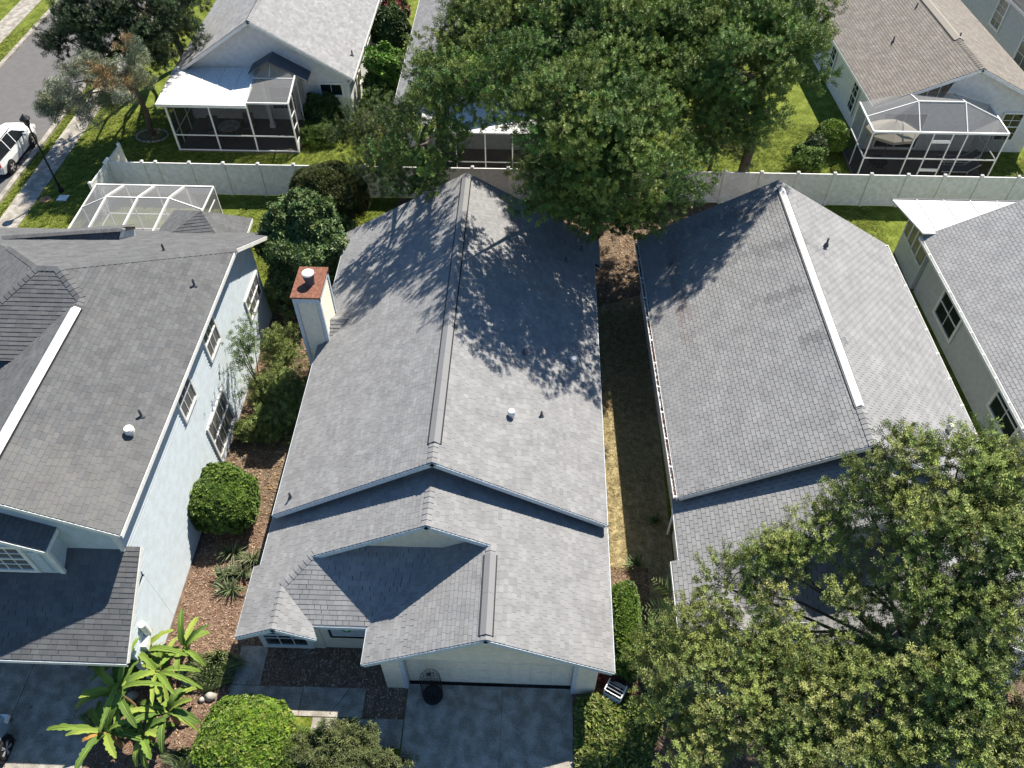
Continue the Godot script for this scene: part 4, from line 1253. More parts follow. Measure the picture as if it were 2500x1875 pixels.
func patio_enclosure() -> void:
	var g := thing("screen_enclosure", "white framed screen enclosure over the patio of the tan roofed house", "enclosure", Vector3(20.1, 0, -37.9), "screened enclosures")
	var zf := -36.6; var zm := -38.0; var zb := -39.4
	var xl := 16.9; var xr := 23.6
	var e := 2.85; var t := 3.75
	var xa := 19.2; var xb := 21.55
	bar(g, Vector3(xl, e, zf), Vector3(xr, e, zf), 0.08, 0.1)
	bar(g, Vector3(xl, 1.35, zf), Vector3(xr, 1.35, zf), 0.05, 0.06)
	for x in [xl, 19.05, 19.95, 20.9, 21.6, xr]:
		bar(g, Vector3(x, 0, zf), Vector3(x, e, zf), 0.06, 0.06, null, "post")
	bar(g, Vector3(19.95, 2.35, zf), Vector3(20.9, 2.35, zf), 0.05, 0.16, null, "door_rail")
	bar(g, Vector3(19.95, 0.7, zf), Vector3(20.9, 0.7, zf), 0.05, 0.16, null, "door_rail")
	for x in [xl, xr]:
		bar(g, Vector3(x, e, zf), Vector3(x, e, zb), 0.07, 0.09)
		bar(g, Vector3(x, 0, zm), Vector3(x, e, zm), 0.05, 0.05, null, "post")
		bar(g, Vector3(x, 1.35, zf), Vector3(x, 1.35, zb), 0.05, 0.05)
		bar(g, Vector3(x, 0, zb), Vector3(x, e, zb), 0.05, 0.05, null, "post")
	bar(g, Vector3(xl, e, zm), Vector3(xa, t, zm), 0.05, 0.06)
	bar(g, Vector3(xr, e, zm), Vector3(xb, t, zm), 0.05, 0.06)
	bar(g, Vector3(xa, t, zm), Vector3(xb, t, zm), 0.05, 0.07)
	bar(g, Vector3(xa, t, zm), Vector3(xa, e, zf), 0.05, 0.06)
	bar(g, Vector3(xb, t, zm), Vector3(xb, e, zf), 0.05, 0.06)
	bar(g, Vector3(xa, t, zm), Vector3(xa, t - 0.3, zb), 0.05, 0.06)
	bar(g, Vector3(xb, t, zm), Vector3(xb, t - 0.3, zb), 0.05, 0.06)
	screen(g, [Vector3(xl, 0, zf), Vector3(xr, 0, zf), Vector3(xr, e, zf), Vector3(xl, e, zf)], M.screen_dark)
	for x in [xl, xr]:
		screen(g, [Vector3(x, 0, zf), Vector3(x, e, zf), Vector3(x, e, zb), Vector3(x, 0, zb)], M.screen_dark)
	screen(g, [Vector3(xl, e, zf), Vector3(xa, e, zf), Vector3(xa, t, zm), Vector3(xl, e, zm)], M.screen)
	screen(g, [Vector3(xa, e, zf), Vector3(xb, e, zf), Vector3(xb, t, zm), Vector3(xa, t, zm)], M.screen)
	screen(g, [Vector3(xb, e, zf), Vector3(xr, e, zf), Vector3(xr, e, zm), Vector3(xb, t, zm)], M.screen)
	screen(g, [Vector3(xl, e, zm), Vector3(xa, t, zm), Vector3(xa, t - 0.3, zb), Vector3(xl, e, zb)], M.screen)
	screen(g, [Vector3(xa, t, zm), Vector3(xb, t, zm), Vector3(xb, t - 0.3, zb), Vector3(xa, t - 0.3, zb)], M.screen)
	screen(g, [Vector3(xb, t, zm), Vector3(xr, e, zm), Vector3(xr, e, zb), Vector3(xb, t - 0.3, zb)], M.screen)
	var sl := MB.new()
	sl.bx(Vector3(xl - 0.1, 0, zb), Vector3(xr + 0.1, 0.05, zf + 0.1))
	put(sl, "patio_slab", M.paver, g)
	# umbrella
	var u := thing("patio_umbrella", "cream patio umbrella open inside the screen enclosure", "umbrella", Vector3(18.45, 0.05, -37.9))
	var um := MB.new()
	var top := Vector3(18.45, 2.72, -37.9)
	var cp := part("canopy", u)
	for k in 8:
		var a0 := TAU * k / 8 + 0.2; var a1 := TAU * (k + 1) / 8 + 0.2
		var p0 := top + Vector3(cos(a0) * 1.35, -0.55, sin(a0) * 1.2); var p1 := top + Vector3(cos(a1) * 1.35, -0.55, sin(a1) * 1.2)
		var gm := MB.new()
		gm.prism([top, p0, p1], Vector3(0, 0.012, 0))
		gm.prism([p0, p1, p1 - Vector3(0, 0.13, 0), p0 - Vector3(0, 0.13, 0)], Vector3(cos((a0 + a1) / 2), 0, sin((a0 + a1) / 2)) * 0.01)
		put(gm, "canopy_panel", M.canvas, cp)
		var rb := MB.new()
		rb.tube([top - Vector3(0, 0.05, 0), p0 - Vector3(0, 0.04, 0)], [0.012, 0.012], 6)
		put(rb, "rib", M.lead, u)
	um.tube([Vector3(18.45, 0.05, -37.9), top + Vector3(0, 0.1, 0)], [0.025, 0.02], 10)
	put(um, "pole", M.lead, u)
	var ub := MB.new()
	ub.lathe(Vector3(18.45, 0.05, -37.9), [[0.26, 0.0], [0.25, 0.06], [0.06, 0.1], [0.05, 0.3]], 20)
	put(ub, "base", M.black, u)
	var tb := thing("patio_table", "dark round patio table under the cream umbrella", "table", Vector3(18.0, 0.05, -37.3))
	table_parts(tb, 0.5, 0.72, M.black)
	# two sling loungers
	var i := 0
	for q in [[22.3, -37.3, "dark sling lounger with pale frame in the enclosure, nearest the fence"], [22.6, -38.2, "dark sling lounger with pale frame in the enclosure, nearest the tan house wall"]]:
		var l := thing("sun_lounger", q[2], "lounger", Vector3(q[0], 0.05, q[1]), "loungers in the patio enclosure")
		var o := l.position
		var s := MB.new()
		s.bx(o + Vector3(-0.9, 0.3, -0.28), o + Vector3(0.4, 0.33, 0.28))
		put(s, "seat", M.lead, l)
		var b := MB.new()
		b.box(Transform3D(Basis(Vector3.BACK, 0.7), o + Vector3(0.66, 0.52, 0)), Vector3(0.7, 0.03, 0.56))
		put(b, "backrest", M.lead, l)
		for sg in [-1, 1]:
			var fr := MB.new()
			fr.tube([o + Vector3(-0.92, 0.3, sg * 0.31), o + Vector3(0.4, 0.3, sg * 0.31), o + Vector3(0.95, 0.75, sg * 0.31)], [0.025, 0.025, 0.025], 8)
			put(fr, "side_rail", M.white, l)
			for x in [-0.75, 0.45]:
				var lg := MB.new()
				lg.tube([o + Vector3(x, 0, sg * 0.3), o + Vector3(x, 0.3, sg * 0.3)], [0.02, 0.02], 8)
				put(lg, "leg", M.white, l)

func oak_lanai() -> void:
	var g := thing("screened_porch", "white roofed screened porch of the house under the oaks", "porch", Vector3(-1.9, 0, -37.1), "screened enclosures")
	var rf := MB.new()
	rf.prism([Vector3(-5.9, 2.65, -36.05), Vector3(0.4, 2.65, -36.05), Vector3(0.4, 2.9, -38.6), Vector3(-5.9, 2.9, -38.6)], Vector3(0, 0.07, 0))
	put(rf, "metal_roof", M.metalroof, g)
	var sl := MB.new()
	sl.bx(Vector3(-5.7, 0, -38.7), Vector3(0.3, 0.05, -36.2))
	put(sl, "patio_slab", M.paver, g)
	for x in [-5.6, -4.1, -2.6, -1.2, 0.2]:
		bar(g, Vector3(x, 0, -36.25), Vector3(x, 2.65, -36.25), 0.06, 0.06, null, "post")
	for hh in [0.9, 2.6]:
		bar(g, Vector3(-5.6, hh, -36.25), Vector3(0.2, hh, -36.25), 0.05, 0.06)
	screen(g, [Vector3(-5.6, 0, -36.25), Vector3(0.2, 0, -36.25), Vector3(0.2, 2.6, -36.25), Vector3(-5.6, 2.6, -36.25)], M.screen_dark)
	var bx := thing("window_guard", "small white screen guard on the grey wall under the oaks", "window guard", Vector3(-6.6, 1.2, -38.0))
	for q in [[-6.95, 1.2, -6.95, 2.3], [-6.15, 1.2, -6.15, 2.3], [-6.95, 1.2, -6.15, 1.2], [-6.95, 2.3, -6.15, 2.3]]:
		bar(bx, Vector3(q[0], q[1], -38.35), Vector3(q[2], q[3], -38.35), 0.06, 0.08)

# ================================================================ street things
func street_lamp() -> void:
	var p := Vector3(-24.55, 0, -34.13)
	var g := thing("street_lamp", "black street lamp on the grass beside the pavement", "lamp", p)
	var mb := MB.new()
	mb.lathe(p, [[0.13, 0.0], [0.12, 0.25], [0.07, 0.35], [0.055, 0.9], [0.045, 1.0], [0.036, 3.7], [0.055, 3.75], [0.055, 3.82]], 14)
	put(mb, "pole", M.black, g)
	var mc := MB.new()
	mc.lathe(p, [[0.07, 3.82], [0.12, 3.9], [0.17, 4.15], [0.15, 4.2]], 14)
	put(mc, "lantern", M.glass, g)
	var md := MB.new()
	md.lathe(p, [[0.24, 4.18], [0.24, 4.22], [0.1, 4.36], [0.03, 4.42], [0.0, 4.48]], 16)
	put(md, "hood", M.black, g)

# a car body lofted from cross-sections along its length; nose towards -z
func car(label: String, p: Vector3, paint: Material, turn: float) -> void:
	var g := thing("parked_car", label, "car", p)
	g.rotation.y = turn
	var o := p
	var secs := [ # z, half width, sill, belt, top half width, top
		[-2.15, 0.62, 0.42, 0.72, 0.5, 0.76], [-2.0, 0.82, 0.3, 0.82, 0.7, 0.9], [-1.5, 0.9, 0.24, 0.9, 0.78, 1.0], [-1.0, 0.91, 0.24, 0.95, 0.82, 1.06],
		[-0.35, 0.91, 0.24, 0.97, 0.66, 1.5], [0.2, 0.91, 0.24, 0.98, 0.66, 1.6], [1.0, 0.91, 0.24, 1.0, 0.66, 1.6], [1.55, 0.9, 0.26, 1.02, 0.64, 1.5], [1.95, 0.87, 0.3, 1.0, 0.7, 1.1], [2.12, 0.78, 0.4, 0.9, 0.66, 0.96]]
	var body := MB.new(); var glass := MB.new(); var roofp := MB.new()
	for i in secs.size() - 1:
		var a: Array = secs[i]; var b: Array = secs[i + 1]
		for sg in [-1.0, 1.0]:
			var q := func(s: Array, k: int) -> Vector3:
				match k:
					0: return o + Vector3(sg * s[1] * 0.93, s[2], s[0])
					1: return o + Vector3(sg * s[1], (s[2] + s[3]) * 0.52, s[0])
					2: return o + Vector3(sg * s[1] * 0.95, s[3], s[0])
					3: return o + Vector3(sg * s[4], s[5], s[0])
				return o + Vector3(0, s[5] + 0.05 * s[4], s[0])
			for k in 4:
				var tgt := glass if (k == 2 and i >= 3 and i <= 7) or (k == 3 and (i == 3 or i == 7)) else (roofp if k == 3 and i >= 4 and i <= 6 else body)
				tgt.face([q.call(a, k), q.call(b, k), q.call(b, k + 1), q.call(a, k + 1)], Vector3(sg, 0.6, 0))
	var s0: Array = secs[0]; var s1: Array = secs[-1]
	for e in [[s0, -1.0], [s1, 1.0]]:
		var s: Array = e[0]
		body.face([o + Vector3(-s[1] * 0.93, s[2], s[0]), o + Vector3(s[1] * 0.93, s[2], s[0]), o + Vector3(s[1], s[3], s[0]), o + Vector3(s[4], s[5], s[0]), o + Vector3(-s[4], s[5], s[0]), o + Vector3(-s[1], s[3], s[0])], Vector3(0, 0, e[1]))
	var old := g.rotation; g.rotation = Vector3.ZERO
	put(body, "body", paint, g)
	put(glass, "windows", M.carglass, g)
	put(roofp, "roof_panel", paint, g)
	for sg in [-1.0, 1.0]:
		var rl := MB.new()
		for k in 7:
			var f := k / 6.0
			var z := lerpf(-0.3, 1.5, f)
			if k < 6:
				var z2 := lerpf(-0.3, 1.5, (k + 1) / 6.0)
				rl.beam(o + Vector3(sg * 0.62, 1.63, z), o + Vector3(sg * 0.62, 1.63, z2), 0.03, 0.03)
		put(rl, "roof_rail", M.black, g)
		for pz in [0.05, 0.75]:
			var pl := MB.new()
			pl.beam(o + Vector3(sg * 0.875, 0.98, pz), o + Vector3(sg * 0.675, 1.58, pz + 0.03), 0.05, 0.03)
			put(pl, "door_pillar", paint, g)
		var mr := MB.new()
		mr.box(Transform3D(Basis(), o + Vector3(sg * 1.0, 1.02, -0.75)), Vector3(0.2, 0.13, 0.1))
		put(mr, "mirror", paint, g)
		for lz in [[-2.02, M.white, "headlight", 0.7], [2.02, M.red, "tail_light", 0.85]]:
			var lt := MB.new()
			lt.box(Transform3D(Basis(), o + Vector3(sg * 0.72, lz[3], lz[0])), Vector3(0.24, 0.16, 0.22))
			put(lt, lz[2], lz[1], g)
		for wz in [-1.3, 1.3]:
			var w := part("wheel", g)
			var c := o + Vector3(sg * 0.83, 0.33, wz)
			var ar := MB.new()
			ar.tube([c - Vector3(0.06 * sg, 0, 0), c + Vector3(0.085 * sg, 0, 0)], [0.40, 0.40], 24)
			put(ar, "wheel_arch", M.black, w)
			var ty := MB.new()
			ty.tube([c - Vector3(0.1 * sg, 0, 0), c + Vector3(0.09 * sg, 0, 0), c + Vector3(0.11 * sg, 0, 0)], [0.33, 0.33, 0.29], 24)
			put(ty, "tyre", M.rubber, w)
			var rm := MB.new()
			rm.tube([c + Vector3(0.09 * sg, 0, 0), c + Vector3(0.118 * sg, 0, 0)], [0.07, 0.06], 12)
			for k in 5:
				var an := TAU * k / 5 + 0.3
				for da in [-0.13, 0.13]:
					rm.beam(c + Vector3(0.112 * sg, 0, 0), c + Vector3(0.112 * sg, cos(an + da) * 0.22, sin(an + da) * 0.22), 0.03, 0.025)
			put(rm, "rim", M.galv, w)
	g.rotation = old

func small_things() -> void:
	street_lamp()
	car("white hatchback parked at the kerb beside the black street lamp", Vector3(-28.65, 0.0, -37.1), M.carpaint, 0.0)
	car("silver blue car parked on the driveway of the blue house", Vector3(-15.9, 0.02, -5.55), M.carpaint2, 0.0)
	var u := thing("utility_cover", "white square utility box lid in the grass beside the street lamp", "utility box", Vector3(-24.2, 0, -33.55))
	var mb := MB.new()
	mb.bx(Vector3(-24.5, 0, -33.8), Vector3(-23.95, 0.06, -33.3))
	put(mb, "base", M.concrete, u)
	var ml := MB.new()
	ml.bx(Vector3(-24.47, 0.061, -33.77), Vector3(-23.98, 0.085, -33.33))
	put(ml, "lid", M.white, u)
	var vc := thing("valve_cover", "round brown valve cover in the grass beside the pavement", "utility cover", Vector3(-25.1, 0, -33.45))
	var vm := MB.new()
	vm.lathe(Vector3(-25.1, 0, -33.45), [[0.3, 0.0], [0.3, 0.03], [0.26, 0.045], [0.0, 0.045]], 24)
	put(vm, "lid", mat(L(0.28, 0.16, 0.09), 0.9), vc)
	var vr := MB.new()
	vr.lathe(Vector3(-25.1, 0, -33.45), [[0.05, 0.045], [0.05, 0.055], [0.0, 0.055]], 10)
	put(vr, "key_hole", M.black, vc)
	# black wire cage in front of the garage door
	var c := Vector3(-2.72, 0.02, -8.9)
	var k := thing("wire_cage", "black see-through wire cage with arched top before the garage door", "cage", c)
	var bs := MB.new()
	bs.lathe(c, [[0.0, 0.04], [0.27, 0.04], [0.31, 0.12], [0.3, 0.2], [0.24, 0.22], [0.0, 0.14]], 24)
	put(bs, "basin", M.black, k)
	for i in 18:
		var a := TAU * i / 18
		var w := MB.new()
		var d := Vector3(cos(a), 0, sin(a)) * 0.3
		w.tube([c + d + Vector3.UP * 0.1, c + d * 1.03 + Vector3.UP * 0.9, c + d + Vector3.UP * 1.4, c + d * 0.75 + Vector3.UP * 1.62, c + d * 0.3 + Vector3.UP * 1.76, c + Vector3.UP * 1.8], [0.006, 0.006, 0.006, 0.006, 0.006, 0.006], 5)
		put(w, "wire", M.black, k)
	for hh in [0.3, 0.5, 0.7, 0.9, 1.1, 1.4]:
		var rp := []; var rr := []
		for i in 25:
			rp.append(c + Vector3(cos(TAU * i / 24) * 0.305, hh, sin(TAU * i / 24) * 0.305)); rr.append(0.006)
		var w := MB.new()
		w.tube(rp, rr, 5)
		put(w, "hoop", M.black, k)
	# hose reel beside the hedge
	var hr := thing("hose_reel", "white slatted hose reel between the garage pier and ground cover", "hose reel", Vector3(2.82, 0, -9.1))
	var tf := Transform3D(Basis(Vector3.UP, -0.5), Vector3(2.82, 0.42, -9.1))
	for sg in [-1.0, 1.0]:
		var s := MB.new()
		s.box(tf * Transform3D(Basis(), Vector3(sg * 0.27, 0, 0)), Vector3(0.035, 0.62, 0.42))
		put(s, "side_panel", M.white, hr)
		for z in [-0.18, 0.18]:
			var l := MB.new()
			l.box(tf * Transform3D(Basis(), Vector3(sg * 0.27, -0.25, z)), Vector3(0.06, 0.34, 0.05))
			put(l, "leg", M.lead, hr)
	for i in 7:
		var s := MB.new()
		var a := TAU * i / 14.0
		s.box(tf * Transform3D(Basis(Vector3.RIGHT, -a), Vector3(0, 0.31 * cos(a - 0.9), 0.24 * sin(a - 0.9))), Vector3(0.5, 0.02, 0.06))
		put(s, "slat", M.galv, hr)
	var dr := MB.new()
	dr.tube([tf * Vector3(-0.25, 0, 0), tf * Vector3(0.25, 0, 0)], [0.2, 0.2], 16)
	put(dr, "drum", M.black, hr)
	# garden hose by the banana plants
	var gh := thing("garden_hose", "pale green garden hose coiled in the mulch by the banana plants", "hose", Vector3(-10.3, 0.03, -9.3))
	var hp := []; var hrad := []
	for i in 60:
		var a := i * 0.42
		hp.append(Vector3(-10.3 + cos(a) * (0.42 - i * 0.002), 0.03 + 0.012 * sin(a * 2.3) + i * 0.0009, -9.3 + sin(a) * (0.34 - i * 0.001))); hrad.append(0.014)
	var hm := MB.new()
	hm.tube(hp, hrad, 6)
	put(hm, "coil", mat(L(0.32, 0.42, 0.36), 0.5), gh)
	var hz := MB.new()
	hz.tube([hp[-1], hp[-1] + Vector3(0.1, 0.02, 0.05)], [0.018, 0.022], 8)
	put(hz, "nozzle", M.galv, gh)
	# pale rocks
	var rk := [[-9.55, -8.65, 0.16, "pale rock at the end of the banana bed beside the trimmed bush"], [-11.95, -8.6, 0.15, "pale rock under the large banana leaves beside the driveway"], [-9.8, -8.55, 0.1, "small pale rock next to the larger one in the banana bed"], [-6.95, -8.02, 0.13, "pale stone at the edge of the walk beside the loose shrub"]]
	for q in rk:
		var r := thing("rock", q[3], "rock", Vector3(q[0], 0, q[1]), "pale garden rocks")
		var rm := MB.new()
		blob(rm, Vector3(q[0], q[2] * 0.45, q[1]), Vector3(q[2] * 1.2, q[2] * 0.75, q[2] * 0.9), 0.35, 5)
		put(rm, "stone", M.concrete_pale, r)

func blob(mb: MB, c: Vector3, s: Vector3, rough: float, seed_: int, rings := 8, segs := 12) -> void:
	var f := FastNoiseLite.new()
	f.seed = seed_; f.frequency = 0.9
	var p := func(i: int, k: int) -> Vector3:
		var th := PI * i / rings; var ph := TAU * (k % segs) / segs
		var d := Vector3(sin(th) * cos(ph), cos(th), sin(th) * sin(ph))
		return c + d * s * (1.0 + rough * f.get_noise_3dv(d * 1.5 + c))
	for i in rings:
		for k in segs:
			var a: Vector3 = p.call(i, k); var b: Vector3 = p.call(i + 1, k); var d: Vector3 = p.call(i + 1, k + 1); var e: Vector3 = p.call(i, k + 1)
			mb.stri(a, b, d, (a - c).normalized(), (b - c).normalized(), (d - c).normalized())
			mb.stri(a, d, e, (a - c).normalized(), (d - c).normalized(), (e - c).normalized())

# ================================================================ plants
func leaf_quad(mb: MB, p: Vector3, d: Vector3, side: Vector3, l: float, w: float, fold := 0.25, bend := 0.1) -> void:
	var up := side.cross(d).normalized()
	var tip := p + d * l - up * l * bend
	var m := p + d * l * 0.45
	var a := m + side * w * 0.5 + up * w * fold; var b := m - side * w * 0.5 + up * w * fold
	mb.tri(p, a, tip, up)
	mb.tri(p, tip, b, up)

var sprigs := {}
func sprig(key: String, n: int, l: float, w: float, r: float, up_bias := 0.3, twig := true) -> ArrayMesh:
	if sprigs.has(key): return sprigs[key]
	var mb := MB.new()
	var g := RandomNumberGenerator.new()
	g.seed = hash(key)
	for i in n:
		var t := float(i) / n
		var a := i * 2.4 + g.randf() * 0.7
		var p := Vector3(0, r * (t * 1.3 - 0.2), 0) + Vector3(cos(a), 0, sin(a)) * r * 0.25 * g.randf()
		var d := Vector3(cos(a), up_bias + g.randf_range(-0.35, 0.5), sin(a)).normalized()
		var s := d.cross(Vector3(g.randf_range(-0.5, 0.5), 1, g.randf_range(-0.5, 0.5))).normalized()
		var k := g.randf_range(0.75, 1.25)
		leaf_quad(mb, p, d, s, l * k, w * k)
	if twig:
		mb.col = Color(0.35, 0.25, 0.2)
		for k in 2:
			var a := k * 2.0
			mb.tri(Vector3(-0.006, -r * 0.6, 0), Vector3(0.006, -r * 0.6, 0), Vector3(cos(a) * 0.05, r * 1.1, sin(a) * 0.05), Vector3.BACK)
	sprigs[key] = mb.mesh()
	return sprigs[key]

func out_basis(d: Vector3, spin: float, s: float) -> Basis:
	var y := d.normalized()
	var x := y.cross(Vector3(0.3, 0.2, 0.93)).normalized()
	var z := x.cross(y)
	return (Basis(x, y, z) * Basis(Vector3.UP, spin)).scaled(Vector3.ONE * s)

func shade_of(pal: Array, spread := 0.25) -> Color:
	var c: Color = pal[rng.randi() % pal.size()]
	var w := 1.0 + rng.randf_range(-spread, spread)
	return Color(c.r * w * rng.randf_range(0.92, 1.08), c.g * w, c.b * w)

func ball() -> Vector3:
	while true:
		var p := Vector3(rng.randf_range(-1, 1), rng.randf_range(-1, 1), rng.randf_range(-1, 1))
		var l := p.length_squared()
		if l <= 1.0 and l > 0.01: return p
	return Vector3.UP

# lumps: [centre, radius]; each lump gets clumps, each clump gets sprigs
func crown_of(lumps: Array, clump_r: float, per_m3: float, per_clump: int, pal: Array, size := 1.0, droop := 0.0) -> Array:
	var xf := []; var cs := []; var tips := []
	for lp in lumps:
		var c: Vector3 = lp[0]; var r: float = lp[1]
		var n := int(ceil(per_m3 * r * r * (0.6 + 0.4 * r)))
		for i in n:
			var d := ball().normalized()
			if d.y < -0.55 and rng.randf() < 0.6: d.y = -d.y
			var q := c + d * r * Vector3(1.0, 0.78, 1.0) * sqrt(rng.randf_range(0.18, 1.0))
			tips.append([q, c])
			var cr := clump_r * rng.randf_range(0.45, 1.6)
			var hue := shade_of(pal, 0.2)
			for k in int(per_clump * clampf(cr * cr / (clump_r * clump_r), 0.35, 1.9)):
				var b := ball()
				var p := q + b * Vector3(cr, cr * 0.62, cr)
				var od := (b.normalized() * 0.8 + d * 0.5 + Vector3(0, 0.35 - droop, 0) + ball() * 0.4)
				xf.append(Transform3D(out_basis(od, rng.randf() * TAU, size * rng.randf_range(0.75, 1.25)), p))
				var v := rng.randf_range(0.75, 1.25)
				cs.append(Color(hue.r * v, hue.g * v, hue.b * v))
	return [xf, cs, tips]

func limbs(mb: MB, base: Vector3, fork: Vector3, lumps: Array, r: float, tips: Array, share := 0.25) -> void:
	var mid := base.lerp(fork, 0.5) + Vector3(rng.randf_range(-0.2, 0.2), 0, rng.randf_range(-0.2, 0.2))
	mb.tube([base - Vector3(0, 0.1, 0), base + Vector3(0, 0.25, 0), mid, fork], [r * 1.5, r * 1.1, r * 0.95, r * 0.85], 9)
	for lp in lumps:
		var c: Vector3 = lp[0]
		var k1 := fork.lerp(c, 0.4) + Vector3(rng.randf_range(-0.5, 0.5), 0.25 * (c - fork).length() * 0.5, rng.randf_range(-0.5, 0.5))
		var k2 := fork.lerp(c, 0.75) + Vector3(rng.randf_range(-0.4, 0.4), rng.randf_range(0, 0.4), rng.randf_range(-0.4, 0.4))
		mb.tube([fork, k1, k2, c], [r * 0.6, r * 0.4, r * 0.26, r * 0.13], 6)
	for t in tips:
		if rng.randf() < share:
			var a: Vector3 = t[1]; var b: Vector3 = t[0]
			mb.tube([a, a.lerp(b, 0.5) + ball() * 0.15, b], [r * 0.12, r * 0.08, 0.012], 4)

func tree(called: String, label: String, base: Vector3, fork: Vector3, r: float, lumps: Array, mesh: ArrayMesh, pal: Array, clump_r := 0.55, per_m3 := 6.0, per_clump := 26, size := 1.0, m: Material = null, group := "", droop := 0.0) -> Node3D:
	var g := thing(called, label, "tree", base, group)
	var res := crown_of(lumps, clump_r, per_m3, per_clump, pal, size, droop)
	var tr := MB.new()
	limbs(tr, base, fork, lumps, r, res[2])
	put(tr, "trunk", M.bark, g)
	scatter("crown", mesh, m if m else M.leaf, res[0], res[1], g, "stuff")
	return g

# a clipped or loose bush: leaves over an uneven shell, with stems inside
func bush(called: String, label: String, c: Vector3, s: Vector3, n: int, mesh: ArrayMesh, pal: Array, opts := {}) -> Node3D:
	var base := Vector3(c.x, 0, c.z)
	var g := thing(called, label, opts.get("category", "shrub"), base, opts.get("group", ""))
	var f := FastNoiseLite.new()
	f.seed = rng.randi() % 1000; f.frequency = 0.55
	var rough: float = opts.get("rough", 0.12); var pw: float = opts.get("box", 2.0); var depth: float = opts.get("depth", 0.25)
	var xf := []; var cs := []
	for i in n:
		var d := ball().normalized()
		if d.y < -0.3: d.y = -d.y
		# a superellipsoid: box 2 is round, higher is squarer
		var k := pow(pow(absf(d.x), pw) + pow(absf(d.y), pw) + pow(absf(d.z), pw), -1.0 / pw)
		var rr := k * (1.0 + rough * f.get_noise_3dv(d * 2.0 + c) * 2.0) * (1.0 - depth * rng.randf() * rng.randf())
		var p := c + d * rr * s
		if p.y < 0.03: p.y = rng.randf_range(0.03, 0.25)
		var od: Vector3 = d / s * s.x + Vector3(0, opts.get("up", 0.3), 0) + ball() * opts.get("mess", 0.5)
		xf.append(Transform3D(out_basis(od, rng.randf() * TAU, opts.get("size", 1.0) * rng.randf_range(0.7, 1.3)), p))
		cs.append(shade_of(pal, 0.28))
	var st := MB.new()
	for i in 7:
		var d := ball() * 0.7; d.y = absf(d.y)
		st.tube([base + Vector3(d.x, 0, d.z) * 0.15, base.lerp(c, 0.5) + d * 0.2 * s, c + d * s * 0.85], [0.035, 0.025, 0.01], 5)
	put(st, "stem", M.bark, g)
	scatter("foliage", mesh, opts.get("mat", M.leaf), xf, cs, g, "stuff")
	return g

# arching ribbon: a strap leaf or frond rib
func ribbon(mb: MB, p: Vector3, d: Vector3, l: float, w: float, arch: float, fold := 0.2, n := 6, tear := 0.0, blunt := 1.0) -> void:
	var dir := d.normalized()
	var side := dir.cross(Vector3.UP).normalized()
	if side.length() < 0.5: side = Vector3.RIGHT
	var q := p
	var prev := []
	for i in n + 1:
		var t := float(i) / n
		var ww := w * pow(maxf(sin(clampf(t * 0.9 + 0.1, 0, 1) * PI), 0.0), blunt) * 0.5 + 0.004
		var up := side.cross(dir).normalized()
		var wl := ww * (1.0 - tear * rng.randf()); var wr := ww * (1.0 - tear * rng.randf())
		var cur := [q, q + side * wl + up * wl * fold, q - side * wr + up * wr * fold]
		if i > 0:
			mb.face([prev[0], cur[0], cur[1], prev[1]], up)
			mb.face([prev[0], cur[0], cur[2], prev[2]], up)
		prev = cur
		q += dir * l / n
		dir = (dir + Vector3.DOWN * arch / n).normalized()

func strap_clump(called: String, label: String, p: Vector3, n: int, l: float, w: float, pal: Array, arch := 1.3, spread := 0.15, group := "", category := "plant") -> void:
	var g := thing(called, label, category, p, group)
	var bl := MB.new()
	ribbon(bl, Vector3.ZERO, Vector3(0.5, 1, 0), 1.0, 0.06, arch, 0.25, 5)
	var xf := []; var cs := []
	for i in n:
		var a := rng.randf() * TAU
		var tilt := Basis(Vector3.UP, a) * Basis(Vector3.BACK, rng.randf_range(-0.55, 0.4))
		var k := l * rng.randf_range(0.6, 1.15)
		xf.append(Transform3D(tilt.scaled(Vector3(k, k, k * w / 0.06)), p + Vector3(cos(a), 0, sin(a)) * spread * sqrt(rng.randf())))
		cs.append(shade_of(pal, 0.3))
	scatter("blades", bl.mesh(), M.leaf, xf, cs, g, "stuff")
	var ct := MB.new()
	ct.lathe(p, [[spread * 0.7, -0.02], [spread * 0.5, 0.05], [0.0, 0.1]], 10)
	put(ct, "crown_base", M.bark, g)

